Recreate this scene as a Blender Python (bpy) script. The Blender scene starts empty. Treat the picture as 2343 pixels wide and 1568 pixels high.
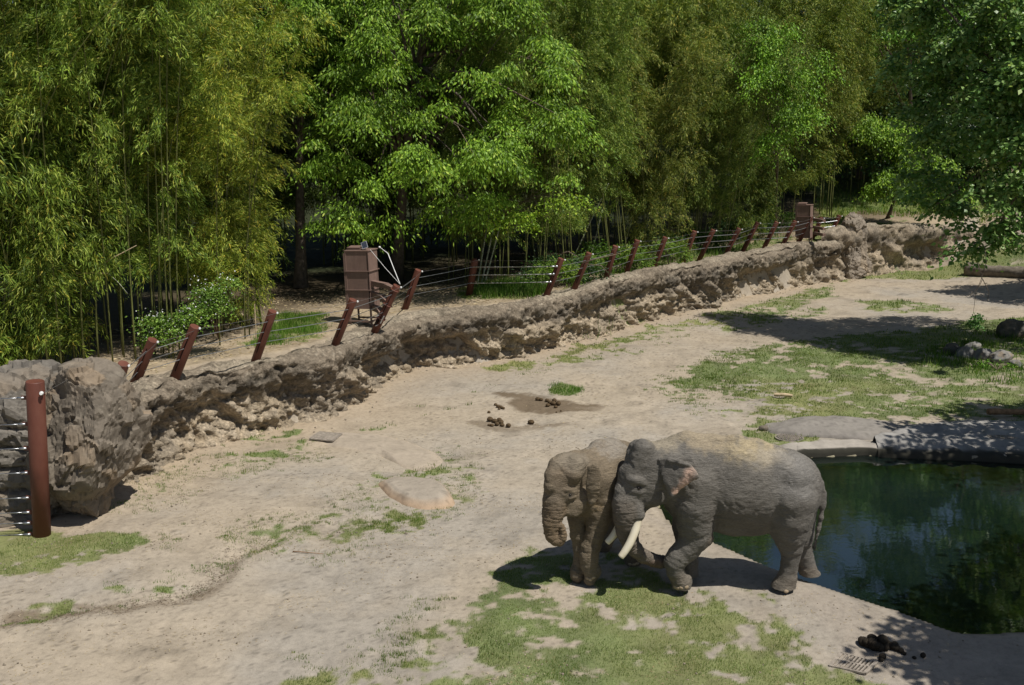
import bpy, math, random
import numpy as np
from mathutils import Vector, Matrix

# ------------------------------------------------------------------ camera, sky, sun, exposure
S = bpy.context.scene
COL = S.collection
CAM_H, PITCH, FOC = 8.0, math.radians(11.65), 2300.0
cam_d = bpy.data.cameras.new('camera'); cam = bpy.data.objects.new('camera', cam_d); COL.objects.link(cam)
cam.location = (0, 0, CAM_H); cam.rotation_euler = (math.radians(90) - PITCH, 0, 0)
cam_d.sensor_width = 36; cam_d.lens = 36 * FOC / 2342.0
cam_d.clip_start = 0.1; cam_d.clip_end = 2000
S.camera = cam
SUN = Vector((0.41, -0.31, 1.0)).normalized()          # towards the sun
W = bpy.data.worlds.new('World'); S.world = W; W.use_nodes = True
wn = W.node_tree.nodes; wn.clear()
sky = wn.new('ShaderNodeTexSky'); sky.sky_type = 'NISHITA'; sky.sun_disc = False
sky.sun_elevation = math.asin(SUN.z); sky.sun_rotation = math.atan2(SUN.x, SUN.y)
bg = wn.new('ShaderNodeBackground'); bg.inputs[1].default_value = 0.066
wo = wn.new('ShaderNodeOutputWorld')
W.node_tree.links.new(sky.outputs[0], bg.inputs[0]); W.node_tree.links.new(bg.outputs[0], wo.inputs[0])
sd = bpy.data.lights.new('sun', 'SUN'); sd.energy = 4.9; sd.angle = math.radians(0.53); sd.color = (1.0, 0.955, 0.88)
so = bpy.data.objects.new('sun', sd); COL.objects.link(so); so.rotation_euler = SUN.to_track_quat('Z', 'Y').to_euler()
so.location = (20, -10, 60)
S.view_settings.view_transform = 'Standard'; S.view_settings.look = 'None'
S.view_settings.exposure = 0.0; S.view_settings.gamma = 1.0; S.view_settings.use_curve_mapping = False
S.cycles.max_bounces = 6; S.cycles.diffuse_bounces = 3; S.cycles.transparent_max_bounces = 8
S.cycles.use_denoising = True
try: S.cycles.denoiser = 'OPENIMAGEDENOISE'
except Exception: pass

# ------------------------------------------------------------------ geometry of the place
SP, CP = math.sin(PITCH), math.cos(PITCH)
def ray(u, v):
    a = (u - 1171.0) / FOC; b = (784.0 - v) / FOC
    return a, CP + b * SP, -SP + b * CP
def at_z(u, v, z=0.0):
    d = ray(u, v); t = (z - CAM_H) / d[2]
    return Vector((d[0] * t, d[1] * t, z))
def at_y(u, v, y):
    d = ray(u, v); t = y / d[1]
    return Vector((d[0] * t, y, CAM_H + d[2] * t))
def mscale(p):                                            # metres per photograph unit at a point
    return (p[1] * CP + (CAM_H - p[2]) * SP) / FOC

# ------------------------------------------------------------------ noise
def _hash(ix, iy, iz, seed):
    with np.errstate(over='ignore'):
        h = (ix.astype(np.uint32) * np.uint32(374761393) + iy.astype(np.uint32) * np.uint32(668265263)
             + iz.astype(np.uint32) * np.uint32(2147483647) + np.uint32((seed * 974634777 + 12345) & 0xffffffff))
        h = (h ^ (h >> np.uint32(13))) * np.uint32(1274126177)
        h = (h ^ (h >> np.uint32(16))) * np.uint32(2246822519)
        h = h ^ (h >> np.uint32(15))
    return (h & np.uint32(0xffffff)).astype(np.float64) / 16777216.0
def vnoise(P, seed=0):
    P = np.asarray(P, float); f = np.floor(P); t = P - f; t = t * t * (3 - 2 * t); i = f.astype(np.int64)
    x, y, z = i[:, 0], i[:, 1], i[:, 2]; out = 0
    for dx in (0, 1):
        wx = t[:, 0] if dx else 1 - t[:, 0]
        for dy in (0, 1):
            wy = t[:, 1] if dy else 1 - t[:, 1]
            for dz in (0, 1):
                wz = t[:, 2] if dz else 1 - t[:, 2]
                out = out + wx * wy * wz * _hash(x + dx, y + dy, z + dz, seed)
    return out * 2 - 1
def fbm(P, octv=4, seed=0, gain=0.5):
    P = np.asarray(P, float); s = 0; a = 1; n = 0
    for o in range(octv):
        s = s + a * vnoise(P * (2.03 ** o) + o * 17.3, seed + o); n += a; a *= gain
    return s / n
def ridged(P, octv=4, seed=0):
    P = np.asarray(P, float); s = 0; a = 1; n = 0
    for o in range(octv):
        s = s + a * (1 - np.abs(vnoise(P * (2.07 ** o) + o * 9.1, seed + o)) * 2); n += a; a *= 0.5
    return s / n
def worley(P, seed=0):
    P = np.asarray(P, float); f = np.floor(P).astype(np.int64)
    d1 = np.full(len(P), 9.0); d2 = np.full(len(P), 9.0); idv = np.zeros(len(P))
    for dx in (-1, 0, 1):
        for dy in (-1, 0, 1):
            for dz in (-1, 0, 1):
                c = f + np.array([dx, dy, dz])
                q = np.stack([_hash(c[:, 0], c[:, 1], c[:, 2], seed + k) for k in (1, 2, 3)], 1) + c
                d = np.sqrt(((q - P) ** 2).sum(1)); h = _hash(c[:, 0], c[:, 1], c[:, 2], seed + 7)
                m = d < d1
                d2 = np.where(m, d1, np.minimum(d2, d)); idv = np.where(m, h, idv); d1 = np.where(m, d, d1)
    return d1, d2, idv
def facets(P, seed=0, tilt=.5, step=.4):
    """broken-stone relief: every cell is a plane of its own tilt and height"""
    P = np.asarray(P, float); f = np.floor(P).astype(np.int64); d1 = np.full(len(P), 9.0); out = np.zeros(len(P)); idv = np.zeros(len(P))
    for dx in (-1, 0, 1):
        for dy in (-1, 0, 1):
            for dz in (-1, 0, 1):
                c = f + np.array([dx, dy, dz]); H_ = lambda k: _hash(c[:, 0], c[:, 1], c[:, 2], seed + k)
                q = np.stack([H_(1), H_(2), H_(3)], 1) + c; r = P - q; d = np.sqrt((r ** 2).sum(1)); h = H_(7)
                tl = np.stack([H_(11), H_(12), H_(13)], 1) - .5; val = tilt * (tl * r).sum(1) * 2 + step * (h - .5)
                m = d < d1; d1 = np.where(m, d, d1); out = np.where(m, val, out); idv = np.where(m, h, idv)
    return out, idv
def sstep(a, b, x):
    t = np.clip((x - a) / (b - a), 0, 1); return t * t * (3 - 2 * t)

# ------------------------------------------------------------------ mesh and object helpers
def np_mesh(name, V, F, mat=None, smooth=True, attrs=None):
    """V (n,3); F (m,k) with k 3 or 4 or a list of such arrays"""
    me = bpy.data.meshes.new(name)
    V = np.ascontiguousarray(V, dtype=np.float32)
    Fs = [F] if isinstance(F, np.ndarray) else F
    Fs = [f for f in Fs if len(f)]
    me.vertices.add(len(V)); me.vertices.foreach_set('co', V.ravel())
    loops = np.concatenate([f.ravel() for f in Fs]).astype(np.int32)
    cnt = np.concatenate([np.full(len(f), f.shape[1]) for f in Fs])
    st = np.concatenate([[0], np.cumsum(cnt)[:-1]]).astype(np.int32)
    me.loops.add(len(loops)); me.loops.foreach_set('vertex_index', loops)
    me.polygons.add(len(cnt)); me.polygons.foreach_set('loop_start', st)
    me.update(calc_edges=True)
    me.polygons.foreach_set('use_smooth', np.full(len(cnt), smooth, dtype=bool))
    for k, arr in (attrs or {}).items():
        arr = np.asarray(arr)
        if arr.ndim == 2:
            a = me.color_attributes.new(k, 'FLOAT_COLOR', 'POINT')
            c = np.ones((len(V), 4), dtype=np.float32); c[:, :3] = arr[:, :3]; a.data.foreach_set('color', c.ravel())
        else:
            a = me.attributes.new(k, 'FLOAT', 'POINT'); a.data.foreach_set('value', arr.astype(np.float32))
    if mat: me.materials.append(mat)
    me.validate(); me.update()
    return me
def link(name, data, parent=None, loc=None, rot=None, scale=None, **props):
    o = bpy.data.objects.new(name, data); COL.objects.link(o)
    if parent is not None: o.parent = parent
    if loc is not None: o.location = loc
    if rot is not None: o.rotation_euler = rot
    if scale is not None: o.scale = (scale,) * 3 if isinstance(scale, (int, float)) else scale
    for k, v in props.items():
        if v is not None: o[k] = v
    return o
def thing(name, label, category, loc=(0, 0, 0), rot=None, group=None):
    return link(name, None, loc=loc, rot=rot, label=label, category=category, group=group)

class MB:
    """collects simple solids in world or local space and links them as one mesh"""
    def __init__(s): s.V = []; s.F = []; s.n = 0
    def add(s, V, F):
        s.V += [tuple(v) for v in V]; s.F += [tuple(i + s.n for i in f) for f in F]; s.n += len(V); return s
    def box(s, c, size, M=None, bevel=0.0):
        hx, hy, hz = size[0] / 2, size[1] / 2, size[2] / 2
        V = [Vector((sx * hx, sy * hy, sz * hz)) for sx in (-1, 1) for sy in (-1, 1) for sz in (-1, 1)]
        if M is not None: V = [M @ v for v in V]
        V = [v + Vector(c) for v in V]
        return s.add(V, [(0, 1, 3, 2), (4, 6, 7, 5), (0, 4, 5, 1), (2, 3, 7, 6), (0, 2, 6, 4), (1, 5, 7, 3)])
    def beam(s, a, b, w, h=None):
        a, b = Vector(a), Vector(b); d = b - a; M = d.to_track_quat('Z', 'Y').to_matrix()
        return s.box((a + b) / 2, (w, h or w, d.length), M)
    def tube(s, pts, rads, n=8, cap=True):
        pts = [Vector(p) for p in pts]
        if isinstance(rads, (int, float)): rads = [rads] * len(pts)
        V = []; F = []; prev = None
        for i, p in enumerate(pts):
            d = (pts[min(i + 1, len(pts) - 1)] - pts[max(i - 1, 0)]).normalized()
            if prev is None:
                x = d.orthogonal().normalized()
            else:
                x = (prev - d * prev.dot(d)); x = x.normalized() if x.length > 1e-6 else d.orthogonal().normalized()
            prev = x; y = d.cross(x)
            for k in range(n):
                t = 2 * math.pi * k / n
                V.append(p + (x * math.cos(t) + y * math.sin(t)) * rads[i])
        m = len(pts)
        for i in range(m - 1):
            for k in range(n):
                F.append((i * n + k, i * n + (k + 1) % n, (i + 1) * n + (k + 1) % n, (i + 1) * n + k))
        if cap:
            F.append(tuple(reversed(range(n)))); F.append(tuple((m - 1) * n + k for k in range(n)))
        return s.add(V, F)
    def lathe(s, base, axis, prof, n=20):
        """prof: list of (distance along axis, radius)"""
        base = Vector(base); axis = Vector(axis).normalized()
        x = axis.orthogonal().normalized(); y = axis.cross(x); V = []; F = []
        for h, r in prof:
            for k in range(n):
                t = 2 * math.pi * k / n; V.append(base + axis * h + (x * math.cos(t) + y * math.sin(t)) * r)
        for i in range(len(prof) - 1):
            for k in range(n):
                F.append((i * n + k, i * n + (k + 1) % n, (i + 1) * n + (k + 1) % n, (i + 1) * n + k))
        F.append(tuple(reversed(range(n)))); F.append(tuple((len(prof) - 1) * n + k for k in range(n)))
        return s.add(V, F)
    def mesh(s, name, mat, smooth=False, origin=None):
        me = bpy.data.meshes.new(name)
        V = s.V if origin is None else [tuple(Vector(v) - Vector(origin)) for v in s.V]
        me.from_pydata(V, [], s.F)
        if mat: me.materials.append(mat)
        if smooth:
            me.polygons.foreach_set('use_smooth', [len(p.vertices) <= 4 for p in me.polygons])
        me.update(); return me
    def obj(s, name, mat, parent=None, smooth=False, **props):
        """world-space geometry; the parent sits unrotated at its location"""
        org = parent_origin(parent)
        return link(name, s.mesh(name, mat, smooth, org), parent, **props)
def parent_origin(p):
    o = Vector((0, 0, 0))
    while p is not None: o += Vector(p.location); p = p.parent
    return o

# ------------------------------------------------------------------ materials
class Mat:
    def __init__(s, name, rough=0.8, spec=0.3):
        s.m = bpy.data.materials.new(name); s.m.use_nodes = True; s.t = s.m.node_tree; s.n = s.t.nodes
        s.p = s.n['Principled BSDF']; s.p.inputs['Roughness'].default_value = rough
        s.p.inputs['Specular IOR Level'].default_value = spec
        s.out = s.n['Material Output']; s.co = None
    def new(s, typ, **kw):
        n = s.n.new(typ)
        for k, v in kw.items():
            if k.startswith('i_'):
                n.inputs[k[2:]].default_value = v
            else: setattr(n, k, v)
        return n
    def l(s, a, b): s.t.links.new(a, b); return b
    def coords(s, kind='Object'):
        return s.new('ShaderNodeTexCoord').outputs[kind]
    def noise(s, scale, detail=5, rough=0.55, vec=None, stretch=None, dist=0.0):
        n = s.new('ShaderNodeTexNoise'); n.inputs['Scale'].default_value = scale; n.inputs['Detail'].default_value = detail
        n.inputs['Roughness'].default_value = rough; n.inputs['Distortion'].default_value = dist
        v = vec if vec is not None else s.coords()
        if stretch:
            mp = s.new('ShaderNodeMapping'); mp.inputs['Scale'].default_value = stretch; s.l(v, mp.inputs[0]); v = mp.outputs[0]
        s.l(v, n.inputs['Vector']); return n.outputs['Fac']
    def voro(s, scale, feature='F1', vec=None, stretch=None, out='Distance'):
        n = s.new('ShaderNodeTexVoronoi'); n.feature = feature; n.inputs['Scale'].default_value = scale
        v = vec if vec is not None else s.coords()
        if stretch:
            mp = s.new('ShaderNodeMapping'); mp.inputs['Scale'].default_value = stretch; s.l(v, mp.inputs[0]); v = mp.outputs[0]
        s.l(v, n.inputs['Vector']); return n.outputs[out]
    def ramp(s, fac, stops):
        r = s.new('ShaderNodeValToRGB'); e = r.color_ramp.elements
        while len(e) < len(stops): e.new(0.5)
        for k, (p, c) in enumerate(stops):
            e[k].position = p; e[k].color = (c, c, c, 1) if isinstance(c, (int, float)) else (*c, 1)
        s.l(fac, r.inputs[0]); return r.outputs[0]
    def mix(s, fac, a, b, mode='MIX'):
        n = s.new('ShaderNodeMix'); n.data_type = 'RGBA'; n.blend_type = mode
        for k, val in ((0, fac), (6, a), (7, b)):
            sock = n.inputs[k]
            if hasattr(val, 'is_linked'): s.l(val, sock)
            elif isinstance(val, (int, float)): sock.default_value = val if k == 0 else (val, val, val, 1)
            else: sock.default_value = (*val, 1)
        return n.outputs[2]
    def math(s, op, a, b=None, c=None, clamp=False):
        n = s.new('ShaderNodeMath'); n.operation = op; n.use_clamp = clamp
        for i, val in enumerate((a, b, c)):
            if val is None: continue
            if hasattr(val, 'is_linked'): s.l(val, n.inputs[i])
            else: n.inputs[i].default_value = val
        return n.outputs[0]
    def attr(s, name, out='Fac'):
        n = s.new('ShaderNodeAttribute'); n.attribute_name = name; return n.outputs[out]
    def bump(s, h, strength=0.5, dist=0.02, normal=None):
        n = s.new('ShaderNodeBump'); n.inputs['Strength'].default_value = strength; n.inputs['Distance'].default_value = dist
        s.l(h, n.inputs['Height'])
        if normal is not None: s.l(normal, n.inputs['Normal'])
        return n.outputs[0]
    def color(s, c):
        if hasattr(c, 'is_linked'): s.l(c, s.p.inputs['Base Color'])
        else: s.p.inputs['Base Color'].default_value = (*c, 1)
        return s
    def normal(s, n): s.l(n, s.p.inputs['Normal']); return s
def simple_mat(name, col, rough=0.6, spec=0.3, var=0.25, scale=6, metal=0.0, bump=0.15):
    m = Mat(name, rough, spec); n = m.noise(scale, 6)
    c2 = tuple(max(0, x * (1 - var)) for x in col); c1 = tuple(min(1, x * (1 + var)) for x in col)
    m.color(m.ramp(n, [(0.3, c2), (0.7, c1)])); m.p.inputs['Metallic'].default_value = metal
    if bump: m.normal(m.bump(m.noise(scale * 6, 4), bump, 0.01))
    return m.m
# ------------------------------------------------------------------ ground
# foot of the rock wall, as seen in the photograph, on the yard's ground plane
WALL_FOOT = [(150, 1190), (235, 1140), (330, 1085), (430, 1035), (560, 997), (690, 975), (790, 935), (880, 878), (960, 850), (1100, 838), (1210, 820),
             (1290, 795), (1400, 762), (1500, 735), (1600, 710), (1700, 688), (1800, 667), (1910, 645), (1990, 632), (2070, 622), (2150, 612), (2230, 603)]
FOOT = np.array([tuple(at_z(u, v))[:2] for u, v in WALL_FOOT])
FOOT_L = np.vstack([[-60, 17.6], [-14.0, 19.2], [-10.5, 20.4], FOOT])     # continued to the left behind the boulders
END = FOOT[-1]
LINE = np.vstack([FOOT_L, [END[0] + 4, END[1] + 7], [END[0] + 30, END[1] + 30], [400, 300]])
def line_sd(XY, L):
    """signed distance to a polyline, + on its left (terrace side); also the arc position"""
    best = np.full(len(XY), 1e9); sg = np.ones(len(XY)); arc = np.zeros(len(XY)); acc = 0
    for a, b in zip(L[:-1], L[1:]):
        d = b - a; ln = np.hypot(*d); q = XY - a
        t = np.clip((q @ d) / ln ** 2, 0, 1); r = q - t[:, None] * d
        dist = np.hypot(r[:, 0], r[:, 1]); cr = d[0] * q[:, 1] - d[1] * q[:, 0]
        m = dist < best; best = np.where(m, dist, best); sg = np.where(m, np.sign(cr), sg); arc = np.where(m, acc + t * ln, arc); acc += ln
    return best * sg, arc
def line_sd_ter(XY):
    d, arc = line_sd(XY, LINE)
    ring = [tuple(p) for p in LINE] + [(400, 2000), (-900, 2000), (-900, 17.6)]
    ins = poly_sd(XY, ring) > 0
    return np.where(ins, np.abs(d), -np.abs(d)), arc
def poly_sd(XY, poly):
    """signed distance to a closed polygon, positive inside"""
    best = np.full(len(XY), 1e9); ins = np.zeros(len(XY), bool); n = len(poly)
    for i in range(n):
        a, b = np.array(poly[i], float), np.array(poly[(i + 1) % n], float); d = b - a; q = XY - a
        t = np.clip((q @ d) / (d @ d + 1e-12), 0, 1); r = q - t[:, None] * d
        best = np.minimum(best, np.hypot(r[:, 0], r[:, 1]))
        c = ((a[1] > XY[:, 1]) != (b[1] > XY[:, 1]))
        xi = (b[0] - a[0]) * (XY[:, 1] - a[1]) / (b[1] - a[1] + 1e-12) + a[0]
        ins ^= c & (XY[:, 0] < xi)
    return np.where(ins, best, -best)
def gpoly(pts, z=0.0): return [tuple(at_z(u, v, z))[:2] for u, v in pts]

WATER_Z = -0.16
POND = gpoly([(1500, 1125), (1507, 1170), (1535, 1212), (1640, 1258), (1760, 1312), (1850, 1345), (1960, 1384), (2050, 1412), (2130, 1443), (2190, 1464),
              (2250, 1466), (2342, 1462), (2560, 1470), (2900, 1400), (3000, 1200), (2760, 1080), (2560, 1062), (2342, 1060), (2240, 1054), (2100, 1050),
              (1980, 1042), (1840, 1047), (1700, 1062), (1580, 1085)], WATER_Z)
# grass patches: polygon, cover, edge softness in metres, height of the ground there
GRASS = [
    ([(870, 1475), (950, 1405), (1000, 1385), (1060, 1365), (1100, 1325), (1160, 1290), (1215, 1250), (1400, 1262), (1500, 1300), (1560, 1335), (1640, 1345),
      (1700, 1378), (1800, 1402), (1880, 1445), (1850, 1490), (1900, 1515), (1990, 1545), (2080, 1600), (1500, 1640), (620, 1640), (650, 1535), (760, 1520), (900, 1495)], 0.70, .40),
    ([(1640, 1335), (1740, 1350), (1880, 1420), (1895, 1460), (1800, 1410), (1700, 1375)], 0.45, .2),
    ([(-200, 1215), (100, 1212), (200, 1225), (330, 1218), (350, 1250), (240, 1290), (120, 1320), (-200, 1340)], 0.84, .25),
    ([(240, 1165), (320, 1105), (420, 1040), (620, 1005), (735, 1000), (730, 1050), (560, 1075), (400, 1110), (300, 1190)], 0.30, .6),
    ([(530, 1205), (700, 1180), (860, 1095), (1020, 1025), (1100, 1045), (1115, 1095), (1060, 1170), (900, 1225), (760, 1265), (550, 1262)], 0.40, .6),
    ([(500, 990), (640, 985), (700, 985), (660, 1003), (500, 1012)], 0.7, .1),
    ([(1530, 872), (1620, 815), (1700, 792), (1820, 775), (2100, 745), (2600, 720), (2600, 955), (2342, 958), (2100, 966), (1900, 975), (1800, 1010), (1690, 1004), (1660, 965), (1700, 930), (1600, 895)], 0.76, .9),
    ([(1480, 880), (1560, 850), (1640, 900), (1690, 960), (1600, 950)], 0.38, .8),
    ([(1225, 832), (1290, 808), (1400, 772), (1500, 745), (1600, 722), (1700, 700), (1800, 677), (1905, 652), (1915, 680), (1850, 702), (1740, 738), (1620, 748), (1500, 775), (1380, 795), (1300, 825)], 0.66, .5),
    ([(1640, 745), (1900, 690), (1900, 720), (1760, 745), (1660, 765)], 0.5, .5),
    ([(1930, 640), (2000, 624), (2200, 618), (2500, 622), (2500, 655), (2200, 640), (2060, 640)], 0.92, .4),
    ([(1955, 692), (2050, 686), (2140, 697), (2200, 712), (2060, 719), (1985, 712)], 0.86, .5),
    ([(2180, 735), (2500, 715), (2500, 780), (2200, 770)], 0.9, .5),
    ([(1252, 893), (1285, 878), (1325, 888), (1335, 900), (1300, 908), (1262, 904)], 1.0, .12),
    ([(810, 975), (900, 952), (930, 958), (880, 985), (800, 995)], 0.62, .25),
    ([(1085, 845), (1230, 825), (1335, 812), (1345, 830), (1240, 845), (1100, 858)], 0.55, .3),
    ([(10, 1425), (60, 1395), (110, 1362), (180, 1375), (160, 1400), (95, 1428)], 0.62, .1),
    ([(200, 1352), (290, 1342), (400, 1340), (400, 1360), (300, 1362), (215, 1366)], 0.58, .1),
    ([(560, 1310), (620, 1315), (600, 1330)], 0.5, .1),
    ([(1690, 988), (1760, 982), (1880, 1000), (1868, 1015), (1760, 1024), (1700, 1012)], 0.98, .1),
    ([(1940, 612), (2050, 600), (2100, 610), (1990, 622)], .5, .3),
    ([(1330, 780), (1480, 800), (1400, 830), (1300, 835)], .3, .5),
]
GR = [(np.array(gpoly(p)), c, s) for p, c, s in GRASS]
TER_GR = [(np.array(gpoly(p, z)), c, s) for p, c, s, z in [
    ([(540, 790), (590, 745), (640, 712), (730, 712), (760, 735), (745, 770), (640, 785)], 0.75, .5, 2.1),
    ([(1030, 655), (1110, 630), (1250, 630), (1260, 668), (1180, 676), (1050, 672)], 1.0, .3, 2.2),
    ([(1270, 650), (1400, 610), (1500, 580), (1640, 560), (1800, 535), (1830, 545), (1700, 570), (1500, 615), (1350, 650)], 0.8, .4, 2.3),
    ([(1850, 540), (1870, 478), (1960, 468), (2120, 465), (2300, 470), (2320, 497), (2100, 502), (1960, 500), (1940, 540)], 1.1, .8, 2.6)]]
def grass_density(XY):
    """0..1 cover of the yard and terrace with grass"""
    n1 = fbm(np.c_[XY * 0.9, np.zeros(len(XY))], 4, 31); n2 = fbm(np.c_[XY * 3.1, np.ones(len(XY))], 3, 41)
    g = np.zeros(len(XY))
    for poly, c, s in GR + TER_GR:
        sd = poly_sd(XY + np.c_[n1, n2] * s * 0.5, poly)
        g = np.maximum(g, c * sstep(-s * .6, s, sd))
    th = 1 - g
    n3 = fbm(np.c_[XY * 9, np.ones(len(XY)) * 3], 2, 43)
    nn = 0.5 + 0.62 * (n1 * 0.85 + n2 * 1.0 + n3 * .45)
    return sstep(-0.06, 0.16, nn - th) * (g > 0.01), g

WET = [(gpoly([(1130, 898), (1215, 905), (1300, 922), (1385, 930), (1360, 942), (1260, 950), (1180, 942), (1160, 915), (1120, 905)]), 1.0),
       (gpoly([(1055, 962), (1110, 965), (1180, 975), (1290, 968), (1300, 975), (1160, 992), (1100, 985)]), .7),
       (gpoly([(0, 1402), (100, 1395), (260, 1385), (420, 1365), (480, 1340), (520, 1290), (545, 1270), (530, 1320), (480, 1362), (300, 1400), (60, 1425), (0, 1440)]), .8),
       (gpoly([(1960, 1465), (2070, 1462), (2110, 1490), (2060, 1510), (1980, 1500)]), .35)]
CONC = gpoly([(1480, 1180), (1560, 1235), (1640, 1275), (1760, 1330), (1800, 1375), (1890, 1440), (1900, 1490), (2010, 1545), (2100, 1600), (2700, 1650), (2700, 1440), (2342, 1455), (2200, 1455), (2000, 1390), (1850, 1340), (1700, 1280), (1520, 1190)])
GULLY = np.array(gpoly([(-60, 1440), (40, 1415), (200, 1398), (330, 1382), (440, 1358), (500, 1310), (545, 1265), (640, 1225)]))
def ground_height(XY):
    n = len(XY); z0 = np.zeros(n)
    sd, arc = line_sd_ter(XY)
    far = sstep(46, 64, XY[:, 1])
    yard = 0.10 * fbm(np.c_[XY * 0.22, z0], 3, 3) + 0.035 * fbm(np.c_[XY * 1.3, z0], 3, 5) + 0.012 * fbm(np.c_[XY * 5, z0], 2, 6)
    hoof = vnoise(np.c_[XY * np.array([2.4, 1.7]), z0], 8)
    yard = yard - 0.03 * sstep(.35, .8, hoof)
    g, _ = line_sd(XY, GULLY); yard = yard - 0.07 * (.4 + np.clip(.6 + hoof, 0, 1)) * np.exp(-(g / .3) ** 2) + 0.03 * np.exp(-((g + .5) / .3) ** 2)
    yard = yard * sstep(0.0, 1.2, -poly_sd(XY, POND)) + 0.02
    # feet of the wall: spoil banked against it
    yard = yard + 0.10 * np.exp(-(np.maximum(-sd, 0) / 0.5) ** 2) * (0.6 + 0.4 * fbm(np.c_[XY * .8, z0], 2, 9))
    # the yard climbs on the far right
    rise = sstep(24, 34, XY[:, 0]) * sstep(48, 62, XY[:, 1]); yard = yard + 3.2 * rise
    terr = 2.02 + 0.3 * far + 0.9 * sstep(58, 70, XY[:, 1]) + 0.05 * fbm(np.c_[XY * 0.5, z0], 3, 12) + 0.02 * fbm(np.c_[XY * 4, z0], 2, 13)
    hill = sstep(66, 120, XY[:, 1]) * 17
    terr = terr + hill
    t = sstep(0.10, 0.75, sd); z = yard * (1 - t) + terr * t
    yard_far = sstep(70, 120, XY[:, 1]) * 17; z = z + (1 - t) * yard_far
    # pond basin
    pd = poly_sd(XY, POND)
    near = sstep(28.0, 24.0, XY[:, 1])                            # gentle beach near, steep bank far
    bank = .25 * near + .75 * (1 - near)
    depth = (0.20 * near + 1.6 * (1 - near)) * np.maximum(pd + bank, 0)
    depth = np.where(pd > -bank, np.minimum(depth, 1.5), 0)
    z = z - depth * (pd > -bank)
    z = np.where((pd > 0.0) & (z > WATER_Z - 0.03), WATER_Z - 0.03 - 0.3 * pd, z)
    return z, sd, pd
def spaced(a, b, step): return np.arange(a, b, step)
xs = np.concatenate([-np.geomspace(600, 18, 26), spaced(-17.6, -12, .22), spaced(-12, 13, .065), spaced(13, 40, .22), np.geomspace(41, 600, 26)])
ys = np.concatenate([-np.geomspace(300, 4, 12), spaced(-3, 12.5, .8), spaced(12.6, 30, .065), spaced(30, 50, .11), spaced(50, 72, .25), np.geomspace(73, 900, 40)])
GX, GY = np.meshgrid(xs, ys); XY = np.c_[GX.ravel(), GY.ravel()]
gz, gsd, gpd = ground_height(XY)
gg, gc = grass_density(XY)
nx, ny = len(xs), len(ys)
idx = np.arange(nx * ny).reshape(ny, nx)
GF = np.stack([idx[:-1, :-1].ravel(), idx[:-1, 1:].ravel(), idx[1:, 1:].ravel(), idx[1:, :-1].ravel()], 1)
# colours that belong to the soil itself
def ground_color(XY, sd, pd, g):
    z0 = np.zeros(len(XY)); n1 = fbm(np.c_[XY * .35, z0], 4, 51); n2 = fbm(np.c_[XY * 1.9, z0], 4, 52); n3 = fbm(np.c_[XY * 7, z0], 2, 53)
    base = np.array([.345, .300, .240]); tan = np.array([.352, .297, .226]); grey = np.array([.300, .268, .224])
    c = base[None] + (tan - base)[None] * np.clip(n1 * 1.6 + .3, 0, 1)[:, None]
    c = c + (grey - c) * np.clip(-n1 * 2.0 + n2 * 1.2, 0, .9)[:, None]
    c = c * (1 + 0.12 * n2 + 0.10 * n3)[:, None]
    drag = fbm(np.c_[XY @ np.array([[.35, .9], [1.6, -.5]]) * 1.5, z0 + 9], 4, 57); c = c * (1 - .12 * sstep(.18, .45, drag))[:, None]
    speck = fbm(np.c_[XY * 16, z0], 2, 58); c = c * (1 - .38 * sstep(.42, .62, speck))[:, None]
    near_wall = np.exp(-(np.maximum(-sd, 0) / 1.6))
    c = c + (np.array([.35, .27, .18]) - c) * (near_wall * (sd < .1) * .7)[:, None]
    stain = np.clip((fbm(np.c_[XY * 1.1, z0 + 4], 5, 55) - .25) * 4, 0, 1); c = c * (1 - .16 * stain)[:, None]
    for poly, k in WET:
        m = sstep(-.10, .16, poly_sd(XY + .25 * np.c_[n2, n3], poly)) * k * np.clip(1.15 + n2, 0, 1)
        c = c + (np.array([.15, .115, .078]) - c) * np.clip(m, 0, 1)[:, None]
    m = sstep(-.25, .3, poly_sd(XY + .3 * np.c_[n1, n2], CONC)) * .8
    c = c + (np.array([.29, .25, .205]) * (1 + .12 * n2)[:, None] - c) * m[:, None]
    # terrace: leaf litter and straw
    litter = np.array([.30, .24, .165])[None] * (1 + .35 * n2 + .2 * n3)[:, None]
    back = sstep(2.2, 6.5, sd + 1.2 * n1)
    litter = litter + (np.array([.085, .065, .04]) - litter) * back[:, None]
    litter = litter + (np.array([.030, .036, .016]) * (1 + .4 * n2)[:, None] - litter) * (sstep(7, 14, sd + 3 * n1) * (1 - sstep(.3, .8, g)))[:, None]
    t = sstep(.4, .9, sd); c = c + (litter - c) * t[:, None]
    # green film of grass between the blades
    gcol = np.array([.100, .145, .040])[None] * (1 + .4 * n2)[:, None] + np.array([.09, .05, .02])[None] * np.clip(.3 - n1, 0, 1)[:, None]
    c = c + (gcol - c) * (g * .82)[:, None]
    # algae in the basin
    alg = np.array([.15, .155, .045])[None] * (1 + .3 * n2)[:, None]
    wet = sstep(-.05, .12, pd); c = c + (alg - c) * wet[:, None]
    edge = np.exp(-((pd + .05) / .07) ** 2) * .45; c = c + (np.array([.12, .10, .07]) - c) * edge[:, None]
    return np.clip(c, .01, 1)
gcolr = ground_color(XY, gsd, gpd, gg)
M_ground = Mat('soil', .95, .12)
_c = M_ground.attr('soil', 'Color')
_n = M_ground.noise(9, 8, .65); _f = M_ground.noise(55, 4, .7)
_c = M_ground.mix(.42, _c, M_ground.ramp(_n, [(.28, .40), (.5, .98), (.75, 1.25)]), 'MULTIPLY')
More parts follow.
